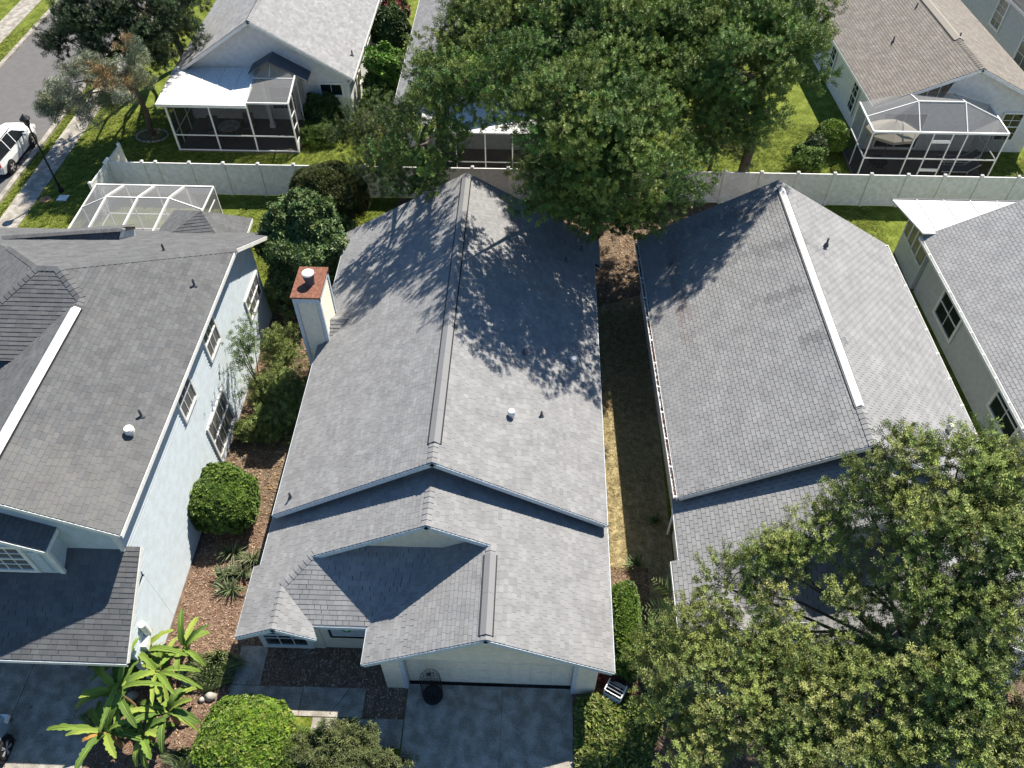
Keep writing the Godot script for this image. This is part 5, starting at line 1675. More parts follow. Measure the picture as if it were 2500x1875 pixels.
func banana(label: String, p: Vector3, h: float, leaves: Array) -> void:
	# leaves: [compass degrees (0 = +x, 90 = +z), rise, length, width, arch, tone]
	var g := thing("banana_plant", label, "plant", p, "banana plants by the driveway")
	var st := MB.new()
	st.tube([p - Vector3(0, 0.05, 0), p + Vector3(0.02, h * 0.5, 0), p + Vector3(0, h, 0.02)], [0.1, 0.085, 0.05], 9)
	put(st, "stem", mat(L(0.20, 0.15, 0.07), 0.8), g)
	for q in leaves:
		var a := deg_to_rad(q[0])
		var d := Vector3(cos(a), q[1], sin(a)).normalized()
		var lf := MB.new()
		var tones_ := [Color(0.14, 0.215, 0.035), Color(0.08, 0.14, 0.026), Color(0.32, 0.18, 0.05), Color(0.20, 0.26, 0.045)]
		lf.col = tones_[q[5]]
		ribbon(lf, p + Vector3(0, h, 0) + d * 0.15, d, q[2], q[3], q[4], 0.3, 22, 0.4, 0.45)
		put(lf, "leaf", M.leaf_matt, g)
		var rb := MB.new()
		var dir := d; var pos := p + Vector3(0, h - 0.05, 0)
		var path := [pos]; var rad := [0.025]
		pos += d * 0.2
		for i in 9:
			path.append(pos); rad.append(0.011 * (1.0 - i / 10.0) + 0.003)
			pos += dir * q[2] / 9.0
			dir = (dir + Vector3.DOWN * q[4] / 9.0).normalized()
		rb.col = Color(0.26, 0.33, 0.07) if q[5] != 2 else Color(0.4, 0.24, 0.06)
		rb.tube(path, rad, 5)
		put(rb, "midrib", M.dry, g)

func palm(label: String, p: Vector3, h: float, n: int, l: float, pal: Array) -> void:
	var g := thing("palm", label, "palm", p, "palms beside the garage wing")
	var st := MB.new()
	for k in 4:
		var o := Vector3(cos(k * 1.7), 0, sin(k * 1.7)) * 0.15
		st.tube([p + o * 0.6, p + o + Vector3(0, h, 0)], [0.05, 0.035], 7)
	put(st, "stem", M.bark, g)
	for i in n:
		var a := TAU * i / n + rng.randf() * 0.4
		var dir := Vector3(cos(a), rng.randf_range(0.5, 1.5), sin(a)).normalized()
		var pos := p + Vector3(0, h, 0)
		var fr := MB.new()
		fr.col = shade_of(pal, 0.2)
		var steps := 15
		for k in steps:
			var side := dir.cross(Vector3.UP).normalized()
			var ll := l * rng.randf_range(0.2, 0.3) * sin(PI * clampf((k + 2.0) / (steps + 2.0), 0, 1))
			for sg in [-1.0, 1.0]:
				leaf_quad(fr, pos, (side * sg + dir * rng.randf_range(0.5, 1.0) + Vector3(0, rng.randf_range(0.0, 0.4), 0)).normalized(), dir, ll, 0.05, 0.2, 0.35)
			pos += dir * l / steps
			dir = (dir + Vector3.DOWN * 1.4 / steps).normalized()
		put(fr, "frond", M.leaf, g)

func lum(list: Array) -> Array:
	var r := []
	for q in list:
		r.append([at(q[0], q[1], q[2]), q[3]])
	return r

func plants() -> void:
	var oak := sprig("oak", 30, 0.078, 0.034, 0.15)
	var oak2 := sprig("oakfine", 26, 0.07, 0.026, 0.15)
	var oakp := [Color(0.11, 0.18, 0.04), Color(0.08, 0.145, 0.034), Color(0.145, 0.21, 0.045), Color(0.185, 0.24, 0.055)]
	var grp := "oaks over the back fence"
	# the oak whose crown hangs over the back of the main roof
	tree("oak_tree", "broad oak with its trunk between the fence and the main house", Vector3(3.1, 0, -31.7), Vector3(2.6, 4.2, -30.6), 0.28,
		lum([[1300, 300, 10.0, 2.2], [1400, 345, 9.2, 1.8], [1220, 250, 10.8, 2.1], [1140, 165, 11.2, 1.7], [1215, 395, 7.6, 1.8], [1310, 410, 6.8, 2.0], [1415, 415, 6.4, 1.4], [1250, 330, 9.0, 2.1], [1370, 250, 10.0, 1.8], [1300, 465, 5.2, 1.2], [1375, 465, 5.0, 1.1], [1225, 455, 5.6, 1.1], [1180, 440, 6.2, 1.0], [1340, 500, 3.8, 0.9]]), oak, oakp, 0.55, 6.0, 26, 1.0, null, grp)
	tree("oak_tree", "oak behind the fence whose crown reaches over the main roof ridge", Vector3(-4.8, 0, -35.2), Vector3(-4.6, 4.5, -34.2), 0.25,
		lum([[1040, 165, 10.5, 1.5], [965, 215, 9.6, 1.9], [925, 240, 9.4, 1.4], [885, 320, 7.4, 1.5], [905, 370, 5.6, 1.4], [950, 330, 6.4, 1.1], [930, 400, 4.6, 1.1]]), oak, oakp, 0.5, 4.4, 22, 1.0, null, grp)
	tree("oak_tree", "small loose oak leaning over the fence beside the papaya", Vector3(-8.6, 0, -36.2), Vector3(-8.3, 3.0, -36.0), 0.14,
		lum([[800, 250, 4.6, 1.4], [775, 310, 3.6, 1.2], [835, 330, 4.4, 1.3], [800, 370, 3.2, 1.2], [850, 390, 3.6, 1.2], [840, 290, 5.5, 1.4], [770, 280, 4.2, 1.2], [870, 260, 6.4, 1.3], [820, 350, 4.2, 1.2]]), oak2, [Color(0.13, 0.16, 0.055), Color(0.11, 0.145, 0.045), Color(0.09, 0.13, 0.04)], 0.42, 6.0, 20, 0.9, null, grp)
	tree("oak_tree", "tall oak rising over the roof of the grey house behind the fence", Vector3(-3.0, 0, -42.0), Vector3(-2.8, 5.0, -41.6), 0.28,
		lum([[985, 95, 8.6, 1.9], [1060, 50, 9.2, 2.3], [1010, 150, 8.2, 1.9], [1150, 70, 9.6, 2.4], [945, 165, 7.8, 1.5], [1090, 130, 9.0, 2.0]]), oak, [Color(0.17, 0.22, 0.05), Color(0.20, 0.245, 0.06), Color(0.14, 0.195, 0.045)], 0.6, 5.0, 26, 1.1, null, grp)
	tree("oak_tree", "tall oak with a wide crown in the middle of the grove behind the fence", Vector3(4.5, 0, -42.5), Vector3(4.4, 5.0, -42.0), 0.3,
		lum([[1250, 60, 10.0, 2.7], [1360, 100, 9.6, 2.6], [1290, 160, 9.2, 2.3], [1420, 190, 8.4, 2.3], [1340, 20, 10.0, 2.5], [1440, 40, 9.6, 2.5]]), oak, oakp, 0.6, 5.5, 26, 1.1, null, grp)
	tree("oak_tree", "dark oak behind the fence nearest the tan roofed house", Vector3(10.6, 0, -35.6), Vector3(10.5, 4.5, -34.6), 0.26,
		lum([[1540, 80, 9.6, 2.3], [1640, 50, 10.4, 2.2], [1590, 160, 10.0, 2.0], [1690, 130, 10.0, 1.8], [1500, 190, 9.0, 1.8], [1560, 260, 6.6, 1.7], [1640, 240, 7.0, 1.6], [1490, 280, 5.6, 1.6], [1700, 60, 10.6, 1.8]]), oak, [Color(0.11, 0.18, 0.042), Color(0.13, 0.20, 0.042), Color(0.17, 0.225, 0.05)], 0.55, 5.5, 26, 1.1, null, grp)
	tree("crape_myrtle", "low spreading tree with forked trunk on the lawn behind the fence", Vector3(9.3, 0, -37.2), Vector3(9.3, 1.0, -37.2), 0.09,
		lum([[1500, 320, 2.6, 1.2], [1560, 310, 2.8, 1.2], [1600, 330, 2.2, 0.9], [1450, 340, 2.4, 1.0]]), oak2, [Color(0.08, 0.12, 0.04), Color(0.10, 0.135, 0.04)], 0.4, 7.0, 20, 0.9)
	# big oak in front of the streaked roof house
	tree("oak_tree", "large fine leaved oak spreading over the front of the streaked roof house", at(1990, 1500, 0), at(1965, 1440, 2.2), 0.13,
		lum([[1950, 1010, 8.0, 1.15], [2070, 1010, 8.2, 1.2], [2190, 1050, 8.4, 1.3], [1870, 1090, 7.2, 1.0], [1990, 1120, 7.6, 1.2], [2130, 1180, 8.0, 1.35], [1770, 1150, 6.4, 0.85], [1660, 1210, 5.8, 0.85], [1570, 1270, 5.2, 0.95], [1680, 1290, 5.4, 0.75], [1500, 1350, 4.6, 0.8], [1600, 1390, 5.0, 0.95], [1500, 1450, 4.6, 0.85], [1660, 1490, 5.0, 0.95], [1790, 1500, 5.6, 1.05], [1900, 1540, 5.8, 1.1], [2060, 1330, 7.0, 1.2], [2190, 1340, 7.6, 1.3], [2030, 1480, 6.2, 1.1], [2150, 1510, 6.8, 1.25], [1570, 1590, 4.4, 0.85], [1700, 1620, 4.8, 1.0], [1850, 1650, 5.2, 1.1], [2030, 1640, 5.8, 1.15], [2190, 1640, 6.2, 1.2], [1960, 1230, 7.0, 0.8], [2090, 1260, 7.4, 0.9], [1730, 1410, 5.4, 0.7], [1840, 1440, 5.6, 0.7], [1950, 1430, 6.0, 0.7], [1430, 1420, 4.0, 0.7], [2110, 1430, 6.8, 0.9], [1480, 1530, 4.0, 0.8], [1960, 1590, 5.6, 0.9], [2110, 1590, 6.4, 0.9], [1770, 1570, 5.2, 0.8], [1630, 1560, 4.6, 0.8], [2070, 1110, 8.0, 0.9], [1900, 1020, 7.6, 0.7], [2195, 1190, 8.2, 1.0], [1990, 1360, 6.4, 0.6], [1720, 1200, 6.0, 0.7], [1500, 1620, 4.0, 0.8], [1420, 1490, 3.6, 0.6], [1800, 1290, 6.0, 0.6], [1890, 1265, 6.4, 0.6], [1850, 1380, 5.6, 0.5]]),
		oak2, [Color(0.20, 0.24, 0.065), Color(0.225, 0.265, 0.07), Color(0.15, 0.195, 0.05), Color(0.26, 0.285, 0.095)], 0.40, 14.5, 22, 1.0)
	# trees along the street
	tree("magnolia_tree", "dark glossy tree beside the street behind the moss hung tree", Vector3(-22.0, 0, -47.5), Vector3(-22.2, 3.5, -47.3), 0.22,
		lum([[210, 20, 6.5, 2.2], [310, 30, 6.0, 2.2], [380, 70, 4.6, 1.6], [260, 90, 5.2, 1.8], [150, 90, 4.8, 1.3], [400, 10, 5.0, 1.5], [330, 110, 4.4, 1.4]]), oak, [Color(0.04, 0.06, 0.026), Color(0.05, 0.075, 0.03), Color(0.04, 0.075, 0.026)], 0.55, 6.5, 26, 1.1)
	var moss := sprig("moss", 18, 0.22, 0.022, 0.16, -0.9)
	var mt := tree("cypress_tree", "thin tree hung with grey moss leaning over the pavement", at(328, 290, 0), at(292, 190, 3.6), 0.15,
		lum([[150, 180, 4.6, 1.2], [230, 175, 5.0, 1.2], [280, 200, 4.6, 1.0], [190, 220, 3.8, 1.1], [120, 225, 3.4, 0.9], [290, 130, 5.6, 1.0], [240, 235, 3.4, 0.8], [200, 150, 5.2, 0.9]]), moss, [Color(0.30, 0.31, 0.24), Color(0.24, 0.27, 0.18), Color(0.31, 0.30, 0.22), Color(0.21, 0.25, 0.12), Color(0.27, 0.28, 0.2), Color(0.26, 0.28, 0.17), Color(0.36, 0.25, 0.13)], 0.5, 7.0, 13, 1.25, M.leaf_matt, "", 0.9)
	# ---- shrubs
	var box := sprig("box", 12, 0.075, 0.042, 0.06, 0.4, false)
	var fine := sprig("fine", 14, 0.09, 0.028, 0.1, 0.5, false)
	var broad := sprig("broad", 12, 0.14, 0.075, 0.12, 0.3)
	var lime := [Color(0.14, 0.22, 0.02), Color(0.11, 0.19, 0.018), Color(0.17, 0.25, 0.03), Color(0.09, 0.16, 0.015), Color(0.06, 0.11, 0.012), Color(0.2, 0.24, 0.05)]
	var mid := [Color(0.10, 0.165, 0.024), Color(0.075, 0.13, 0.02), Color(0.125, 0.19, 0.028), Color(0.05, 0.09, 0.015)]
	var dark := [Color(0.05, 0.085, 0.02), Color(0.065, 0.10, 0.022), Color(0.04, 0.07, 0.018)]
	bush("clipped_bush", "clipped round green bush against the blue side wall", at(485, 1082, 0.95), Vector3(1.12, 1.0, 1.1), 4600, box, mid, {"box": 2.7, "rough": 0.12, "depth": 0.35, "mess": 0.8})
	bush("clipped_bush", "large clipped lime green bush beside the front walk", at(536, 1603, 0.8), Vector3(1.3, 0.92, 1.15), 6500, box, lime, {"box": 2.5, "rough": 0.1, "depth": 0.35, "mess": 0.8})
	bush("loose_shrub", "loose olive shrub with upright shoots in front of the walk", at(728, 1650, 0.55), Vector3(1.45, 0.85, 0.8), 3000, fine, [Color(0.11, 0.13, 0.05), Color(0.14, 0.16, 0.06), Color(0.08, 0.10, 0.035)], {"rough": 0.55, "mess": 1.3, "depth": 0.6})
	bush("loose_shrub", "low bright shrub between the clipped bush and olive shrub", at(620, 1630, 0.5), Vector3(0.8, 0.7, 0.7), 1600, fine, [Color(0.12, 0.17, 0.03), Color(0.10, 0.14, 0.03)], {"rough": 0.3, "mess": 0.9})
	bush("ligustrum_shrub", "tall leafy shrub between the blue house and the chimney", at(662, 540, 2.2), Vector3(1.55, 2.0, 1.8), 5000, broad, [Color(0.12, 0.18, 0.065), Color(0.09, 0.15, 0.05), Color(0.15, 0.20, 0.075)], {"rough": 0.45, "depth": 0.6, "mess": 0.8})
	bush("ligustrum_shrub", "leafy shrub behind the blue house wall under the tall shrub", at(632, 620, 1.2), Vector3(0.8, 1.2, 1.2), 1600, broad, [Color(0.09, 0.14, 0.05), Color(0.12, 0.165, 0.055)], {"rough": 0.5, "depth": 0.5, "mess": 0.8})
	bush("cone_shrub", "dense dark olive mounded shrub in front of the white fence", at(712, 435, 1.6), Vector3(1.75, 1.75, 1.5), 7000, fine, [Color(0.07, 0.085, 0.02), Color(0.09, 0.10, 0.022), Color(0.05, 0.065, 0.018)], {"rough": 0.1, "box": 2.2, "size": 1.0})
	for q in [[612, 770, 0.9, 0.6, 1.2, 0.9, "thin shrub by the blue wall nearest the chimney"], [590, 845, 0.8, 0.9, 0.9, 1.0, "bright thin shrub in the side bed below the big window"], [640, 870, 0.6, 0.6, 0.9, 1.2, "dark shrub tucked under the eave beside the chimney"], [600, 910, 0.5, 0.8, 0.7, 0.9, "low shrub in the side bed between blue wall and eave"], [545, 930, 0.3, 0.5, 0.45, 0.5, "small dark plant under the big blue house window"]]:
		bush("side_shrub", q[6], at(q[0], q[1], q[2]), Vector3(q[3], q[4], q[5]), 800, fine, [Color(0.21, 0.25, 0.075), Color(0.17, 0.21, 0.06), Color(0.13, 0.175, 0.05)], {"rough": 0.6, "depth": 0.8, "mess": 1.0, "group": "shrubs in the side bed"})
	bush("side_shrub", "tall thin branching shrub beside the blue wall windows", Vector3(-10.6, 3.0, -20.3), Vector3(0.55, 1.7, 1.5), 240, fine, [Color(0.13, 0.18, 0.06), Color(0.10, 0.15, 0.05)], {"rough": 0.7, "depth": 0.9, "mess": 1.2, "group": "shrubs in the side bed"})
	bush("hedge", "narrow green hedge along the side of the garage", at(1348, 1365, 0.8), Vector3(0.42, 0.85, 1.35), 4200, box, mid, {"box": 4.0, "rough": 0.08, "size": 1.15})
	bush("red_shrub", "small dark red leaved shrub at the garage corner", Vector3(2.75, 0.35, -9.75), Vector3(0.4, 0.45, 0.4), 700, fine, [Color(0.10, 0.02, 0.03), Color(0.06, 0.02, 0.02)], {"rough": 0.3})
	# ground cover right of the driveway
	var xf := []; var cs := []
	for i in 9000:
		var z := rng.randf_range(-8.9, -5.2); var x := rng.randf_range(1.72, 3.9 + 0.25 * sin(z * 2.0))
		if Vector2(x - 2.82, z + 9.1).length() < 0.45: continue
		var b := 0.16 + 0.14 * sin(x * 4.0 + z * 1.3) * sin(z * 3.1) + rng.randf_range(-0.08, 0.12)
		xf.append(Transform3D(out_basis(Vector3(0, 1, 0) + ball() * 0.7, rng.randf() * TAU, rng.randf_range(0.7, 1.25)), Vector3(x, maxf(b, 0.03), z)))
		cs.append(shade_of([Color(0.17, 0.20, 0.05), Color(0.12, 0.17, 0.035), Color(0.21, 0.22, 0.07), Color(0.10, 0.14, 0.03)], 0.3))
	var gc := scatter("ground_cover", broad, M.leaf, xf, cs, self, "stuff")
	tag(gc, "bright leafy ground cover beside the driveway", "ground cover")
	# behind the fence, left
	bush("garden_shrub", "dark shrub against the white house wall under the small window", at(700, 245, 0.8), Vector3(0.9, 0.9, 0.7), 1500, broad, dark, {"rough": 0.4, "mess": 0.9})
	bush("garden_shrub", "bright low fern like shrub beside the screened porch door", at(690, 290, 0.4), Vector3(1.2, 0.5, 0.7), 1500, fine, [Color(0.10, 0.16, 0.02), Color(0.08, 0.12, 0.02)], {"rough": 0.4, "mess": 0.9})
	bush("papaya_plant", "bright green papaya like plant beside the white house", at(832, 150, 1.8), Vector3(0.85, 1.0, 0.85), 1300, broad, [Color(0.15, 0.26, 0.04), Color(0.11, 0.2, 0.03)], {"rough": 0.5, "mess": 0.9, "size": 1.3})
	bush("garden_shrub", "dark round shrub beside the far end of the white house", at(845, 70, 1.2), Vector3(1.1, 1.3, 1.2), 2600, broad, dark, {"rough": 0.15})
	bush("flower_shrub", "shrub with pink flowers beyond the dark round shrub", at(855, 30, 1.0), Vector3(0.8, 0.8, 0.8), 900, broad, [Color(0.10, 0.15, 0.03), Color(0.4, 0.08, 0.12), Color(0.09, 0.14, 0.03)], {"rough": 0.3})
	bush("garden_shrub", "leafy shrub in the strip beside the white house", at(820, 195, 0.9), Vector3(0.7, 0.9, 1.2), 1500, broad, mid, {"rough": 0.4, "mess": 0.9})
	# behind the fence, right
	bush("clipped_bush", "clipped green bush at the corner of the tan roofed house", at(1795, 300, 0.75), Vector3(0.75, 0.85, 0.75), 2600, box, lime, {"box": 2.4, "rough": 0.06, "size": 1.3})
	bush("young_shrub", "thin young citrus shrub on the lawn in front of the clipped bush", at(1742, 343, 0.7), Vector3(0.9, 0.5, 0.7), 700, broad, [Color(0.13, 0.2, 0.04), Color(0.09, 0.14, 0.03)], {"rough": 0.4, "mess": 1.0, "depth": 0.8})
	bush("young_shrub", "pale thin shrub beside the young citrus shrub", at(1762, 315, 0.8), Vector3(0.4, 0.5, 0.4), 350, broad, [Color(0.12, 0.15, 0.07)], {"rough": 0.4, "mess": 1.0, "depth": 0.8})
	strap_clump("grass_plant", "tufted grass plant at the edge of the enclosure patio", at(2200, 395, 0), 160, 0.7, 0.05, [Color(0.15, 0.2, 0.05), Color(0.2, 0.22, 0.07)], 1.0, 0.2)
	# strap leaved clumps
	var strap := [Color(0.13, 0.175, 0.06), Color(0.17, 0.21, 0.08), Color(0.21, 0.24, 0.12)]
	for q in [[470, 1440, 0.7, "lily turf clump beside the banana plants at the walk", 900, 0.5], [455, 1470, 0.6, "lily turf clump between the coiled hose and the walk", 600, 0.4], [400, 1640, 0.5, "lily turf clump under the banana plants near the clipped bush", 500, 0.35], [215, 1555, 0.5, "lily turf clump under the banana leaves on the driveway side", 450, 0.3]]:
		strap_clump("lily_turf", q[3], at(q[0], q[1], 0), q[4], q[2], 0.018, strap, 1.6, q[5], "lily turf in the banana bed")
	var n := 0
	for q in [[505, 1195, "flax like plant nearest the clipped round bush"], [520, 1240, "flax like plant in the mulch beside the bay eave"], [488, 1245, "flax like plant on the wall side of the mulch bed"], [545, 1212, "flax like plant closest to the roof eave"], [500, 1275, "flax like plant at the open end of the mulch bed"]]:
		strap_clump("flax_plant", q[2], at(q[0], q[1], 0.1) - Vector3(0, 0.1, 0), 70, 0.62, 0.06, [Color(0.06, 0.09, 0.03), Color(0.10, 0.13, 0.06), Color(0.16, 0.18, 0.10)], 1.3, 0.12, "flax like plants in the mulch bed")
	strap_clump("yucca", "spiky yucca in the shaded side yard nearest the main house eave corner", at(1415, 1130, 0), 55, 0.55, 0.045, [Color(0.14, 0.19, 0.09), Color(0.10, 0.14, 0.06)], 0.5, 0.05, "yuccas in the side yard")
	strap_clump("yucca", "spiky yucca in the shaded side yard nearest the hedge", at(1376, 1222, 0), 65, 0.6, 0.045, [Color(0.16, 0.21, 0.10), Color(0.10, 0.14, 0.06)], 0.5, 0.05, "yuccas in the side yard")
	palm("clump palm with pale fronds beside the lower streaked roof", Vector3(5.0, 0, -11.0), 1.6, 12, 1.7, [Color(0.22, 0.27, 0.11), Color(0.28, 0.31, 0.16)])
	palm("clump palm with pale fronds closest to the ground cover", Vector3(4.7, 0, -9.7), 1.5, 12, 1.6, [Color(0.22, 0.27, 0.11), Color(0.28, 0.31, 0.16)])
	palm("clump palm with pale fronds under the large fine leaved oak", Vector3(6.6, 0, -9.8), 1.8, 11, 1.6, [Color(0.22, 0.27, 0.11), Color(0.28, 0.31, 0.16)])
	# banana plants
	for q in [["banana plant with the widest leaf standing nearest the blue house wall", 372, 1485, 1.2, 9], ["banana plant with long drooping leaves beside the driveway edge", 296, 1535, 1.45, 10], ["banana plant with broad bright leaves at the bottom of the bed", 262, 1610, 1.15, 9], ["small banana plant between the hose and mulch", 415, 1425, 0.8, 6], ["young banana plant with upright leaves in the middle of the bed", 385, 1560, 0.9, 7], ["banana plant with dry orange leaf behind the wide leaved one", 340, 1440, 1.1, 7], ["young banana plant at the foot of the lily turf by the driveway", 330, 1600, 0.8, 7]]:
		var lv := []
		q[4] += 4
		for i in q[4]:
			var old: bool = (q[1] == 340 and i == 0) or (q[1] == 262 and i == 4)
			var cut := 0.6 if old else 1.0
			lv.append([360.0 * i / q[4] + rng.randf_range(-45, 45) - (30.0 if q[1] == 340 else 0.0), rng.randf_range(0.0, 1.9), rng.randf_range(0.8, 1.45) * (1.2 if q[3] > 1.0 else 0.9) * cut, rng.randf_range(0.17, 0.3), rng.randf_range(1.0, 2.6), 2 if old else [0, 1, 3, 0][rng.randi() % 4]])
		banana(q[0], at(q[1], q[2], 0), q[3], lv)

# ================================================================ ground
func sheet(called: String, pts: Array, y: float, m: Material, parent: Node3D = self, thick := 0.0) -> MeshInstance3D:
	var mb := MB.new()
	var q := []
	for p in pts: q.append(Vector3(p[0], y, p[1]))
	if thick > 0.0:
		mb.prism(q, Vector3(0, -thick, 0))
	else:
		mb.face(q, Vector3.UP)
	return put(mb, called, m, parent)

func rect(x0: float, z0: float, x1: float, z1: float) -> Array:
	return [[x0, z0], [x1, z0], [x1, z1], [x0, z1]]

func setting(called: String, label: String) -> Node3D:
	var o := Node3D.new()
	o.name = numbered(called)
	add_child(o)
	tag(o, label, "", "", "structure")
	return o

func grounds() -> void:
	var g := sheet("ground", rect(-300, -400, 300, 120), 0.0, M.lawn)
	tag(g, "green lawn running under the whole neighbourhood", "", "", "structure")
	for q in [["side_bed", rect(-11.5, -27.5, -7.6, -15.0), 0.004, M.soil, "bare soil bed between the blue house and the main house"],
			["mulch_bed", rect(-11.5, -15.0, -7.8, -5.5), 0.004, M.mulch, "reddish bark mulch bed between the blue house and the front walk"],
			["banana_bed", rect(-12.72, -9.0, -11.5, -4.0), 0.006, M.mulch, "bark mulch strip along the blue house driveway"],
			["side_yard", rect(2.1, -33.0, 5.1, -9.4), 0.004, M.straw, "dry straw coloured side yard between the two grey houses"],
			["back_yard", [[-7.0, -34.15], [12.2, -34.3], [12.2, -27.4], [5.1, -27.4], [2.1, -26.0], [-7.0, -27.0]], 0.008, M.soil, "bare soil with leaf litter behind the main house"],
			["front_bed", rect(-8.12, -11.0, -3.55, -8.18), 0.010, M.mulch, "bark mulch bed along the entrance wall"],
			["hedge_bed", rect(1.56, -13.5, 4.2, -4.0), 0.008, M.mulch, "bark mulch along the hedge and ground cover"],
			["oak_bed", rect(4.2, -12.0, 30.0, 2.0), 0.006, M.soil, "dark soil and shade plants under the large oak"]]:
		var s := sheet(q[0], q[1], q[2], q[3])
		tag(s, q[4], "", "", "structure")
	# driveway of the main house: two slabs with a joint
	var d := setting("driveway", "weathered concrete driveway before the garage door")
	sheet("slab", rect(-3.52, -9.36, -0.612, -3.0), 0.03, M.concrete, d, 0.04)
	sheet("slab", rect(-0.6, -9.36, 1.55, -3.0), 0.03, M.concrete, d, 0.04)
	var w := setting("front_walk", "grey concrete slab walk to the entrance in shade")
	for r in [rect(-9.0, -10.3, -8.14, -9.06), rect(-9.02, -9.04, -6.77, -8.18), rect(-6.75, -9.06, -4.82, -8.18), rect(-4.6, -8.17, -3.56, -7.35), rect(-6.3, -8.15, -4.63, -7.35)]:
		sheet("slab", r, 0.035, M.concrete, w, 0.04)
	var cr := MB.new()  # thin dark strip on the slab, painting in the shadow of a branch
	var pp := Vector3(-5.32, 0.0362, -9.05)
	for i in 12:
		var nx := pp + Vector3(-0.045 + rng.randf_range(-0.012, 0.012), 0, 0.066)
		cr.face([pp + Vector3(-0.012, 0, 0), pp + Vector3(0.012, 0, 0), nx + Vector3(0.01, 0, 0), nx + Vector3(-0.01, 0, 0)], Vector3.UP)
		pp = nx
	put(cr, "painted_shadow_line", M.black, w)
	var b := setting("driveway", "pale concrete driveway of the blue house")
	for r in [rect(-15.4, -9.6, -12.74, -6.2), rect(-18.6, -9.6, -15.42, -6.2), rect(-15.4, -6.18, -12.74, -2.0), rect(-18.6, -6.18, -15.42, -2.0)]:
		sheet("slab", r, 0.025, M.concrete, b, 0.04)
	var c := setting("driveway", "sunlit concrete driveway seen through the large oak")
	for r in [rect(4.6, -9.6, 8.3, -8.4), rect(9.4, -9.9, 14.6, -6.4), rect(9.4, -6.38, 14.6, -3.0)]:
		sheet("slab", r, 0.025, M.concrete, c, 0.04)
	# street
	var rd := sheet("road", rect(-33.5, -400, -27.55, 100), 0.005, M.asphalt)
	tag(rd, "grey asphalt street", "", "", "structure")
	var pv := setting("pavement", "concrete pavement beside the street")
	for i in 24:
		sheet("slab", rect(-26.72, -30.0 - i * 1.5, -25.55, -31.485 - i * 1.5), 0.03, M.concrete, pv, 0.05)
	var pf := setting("pavement", "concrete pavement across the street in tree shade")
	for i in 12:
		sheet("slab", rect(-36.4, -42.0 - i * 1.5, -35.0, -43.485 - i * 1.5), 0.03, M.concrete, pf, 0.05)
	for q in [[-27.55, -27.28, "pale kerb on the parked car side of the street"], [-33.78, -33.5, "pale kerb on the far side of the street"]]:
		var k := setting("kerb", q[2])
		for i in 14:
			var mb := MB.new()
			mb.bx(Vector3(q[0], -0.05, -28.0 - i * 3.0), Vector3(q[1], 0.11, -30.985 - i * 3.0))
			put(mb, "kerb_stone", M.concrete, k)
	# mulch ring at the leaning tree
	var mr := []
	var mc := at(330, 295, 0)
	for i in 20:
		mr.append([mc.x + cos(TAU * i / 20) * 0.85, mc.z + sin(TAU * i / 20) * 0.6])
	var ms := sheet("tree_ring", mr, 0.02, M.mulch)
	tag(ms, "red mulch ring under the moss hung tree", "", "", "structure")
	var er := thing("bed_edging", "scalloped pale edging round the mulch under the moss hung tree", "edging", mc)
	for i in 20:
		var a := TAU * i / 20
		var em := MB.new()
		em.box(Transform3D(Basis(Vector3.UP, -a), Vector3(mc.x + cos(a) * 0.88, 0.05, mc.z + sin(a) * 0.63)), Vector3(0.06, 0.12, 0.2))
		put(em, "edging_stone", M.concrete, er)

func in_poly(p: Vector2, poly: PackedVector2Array) -> bool:
	return Geometry2D.is_point_in_polygon(p, poly)

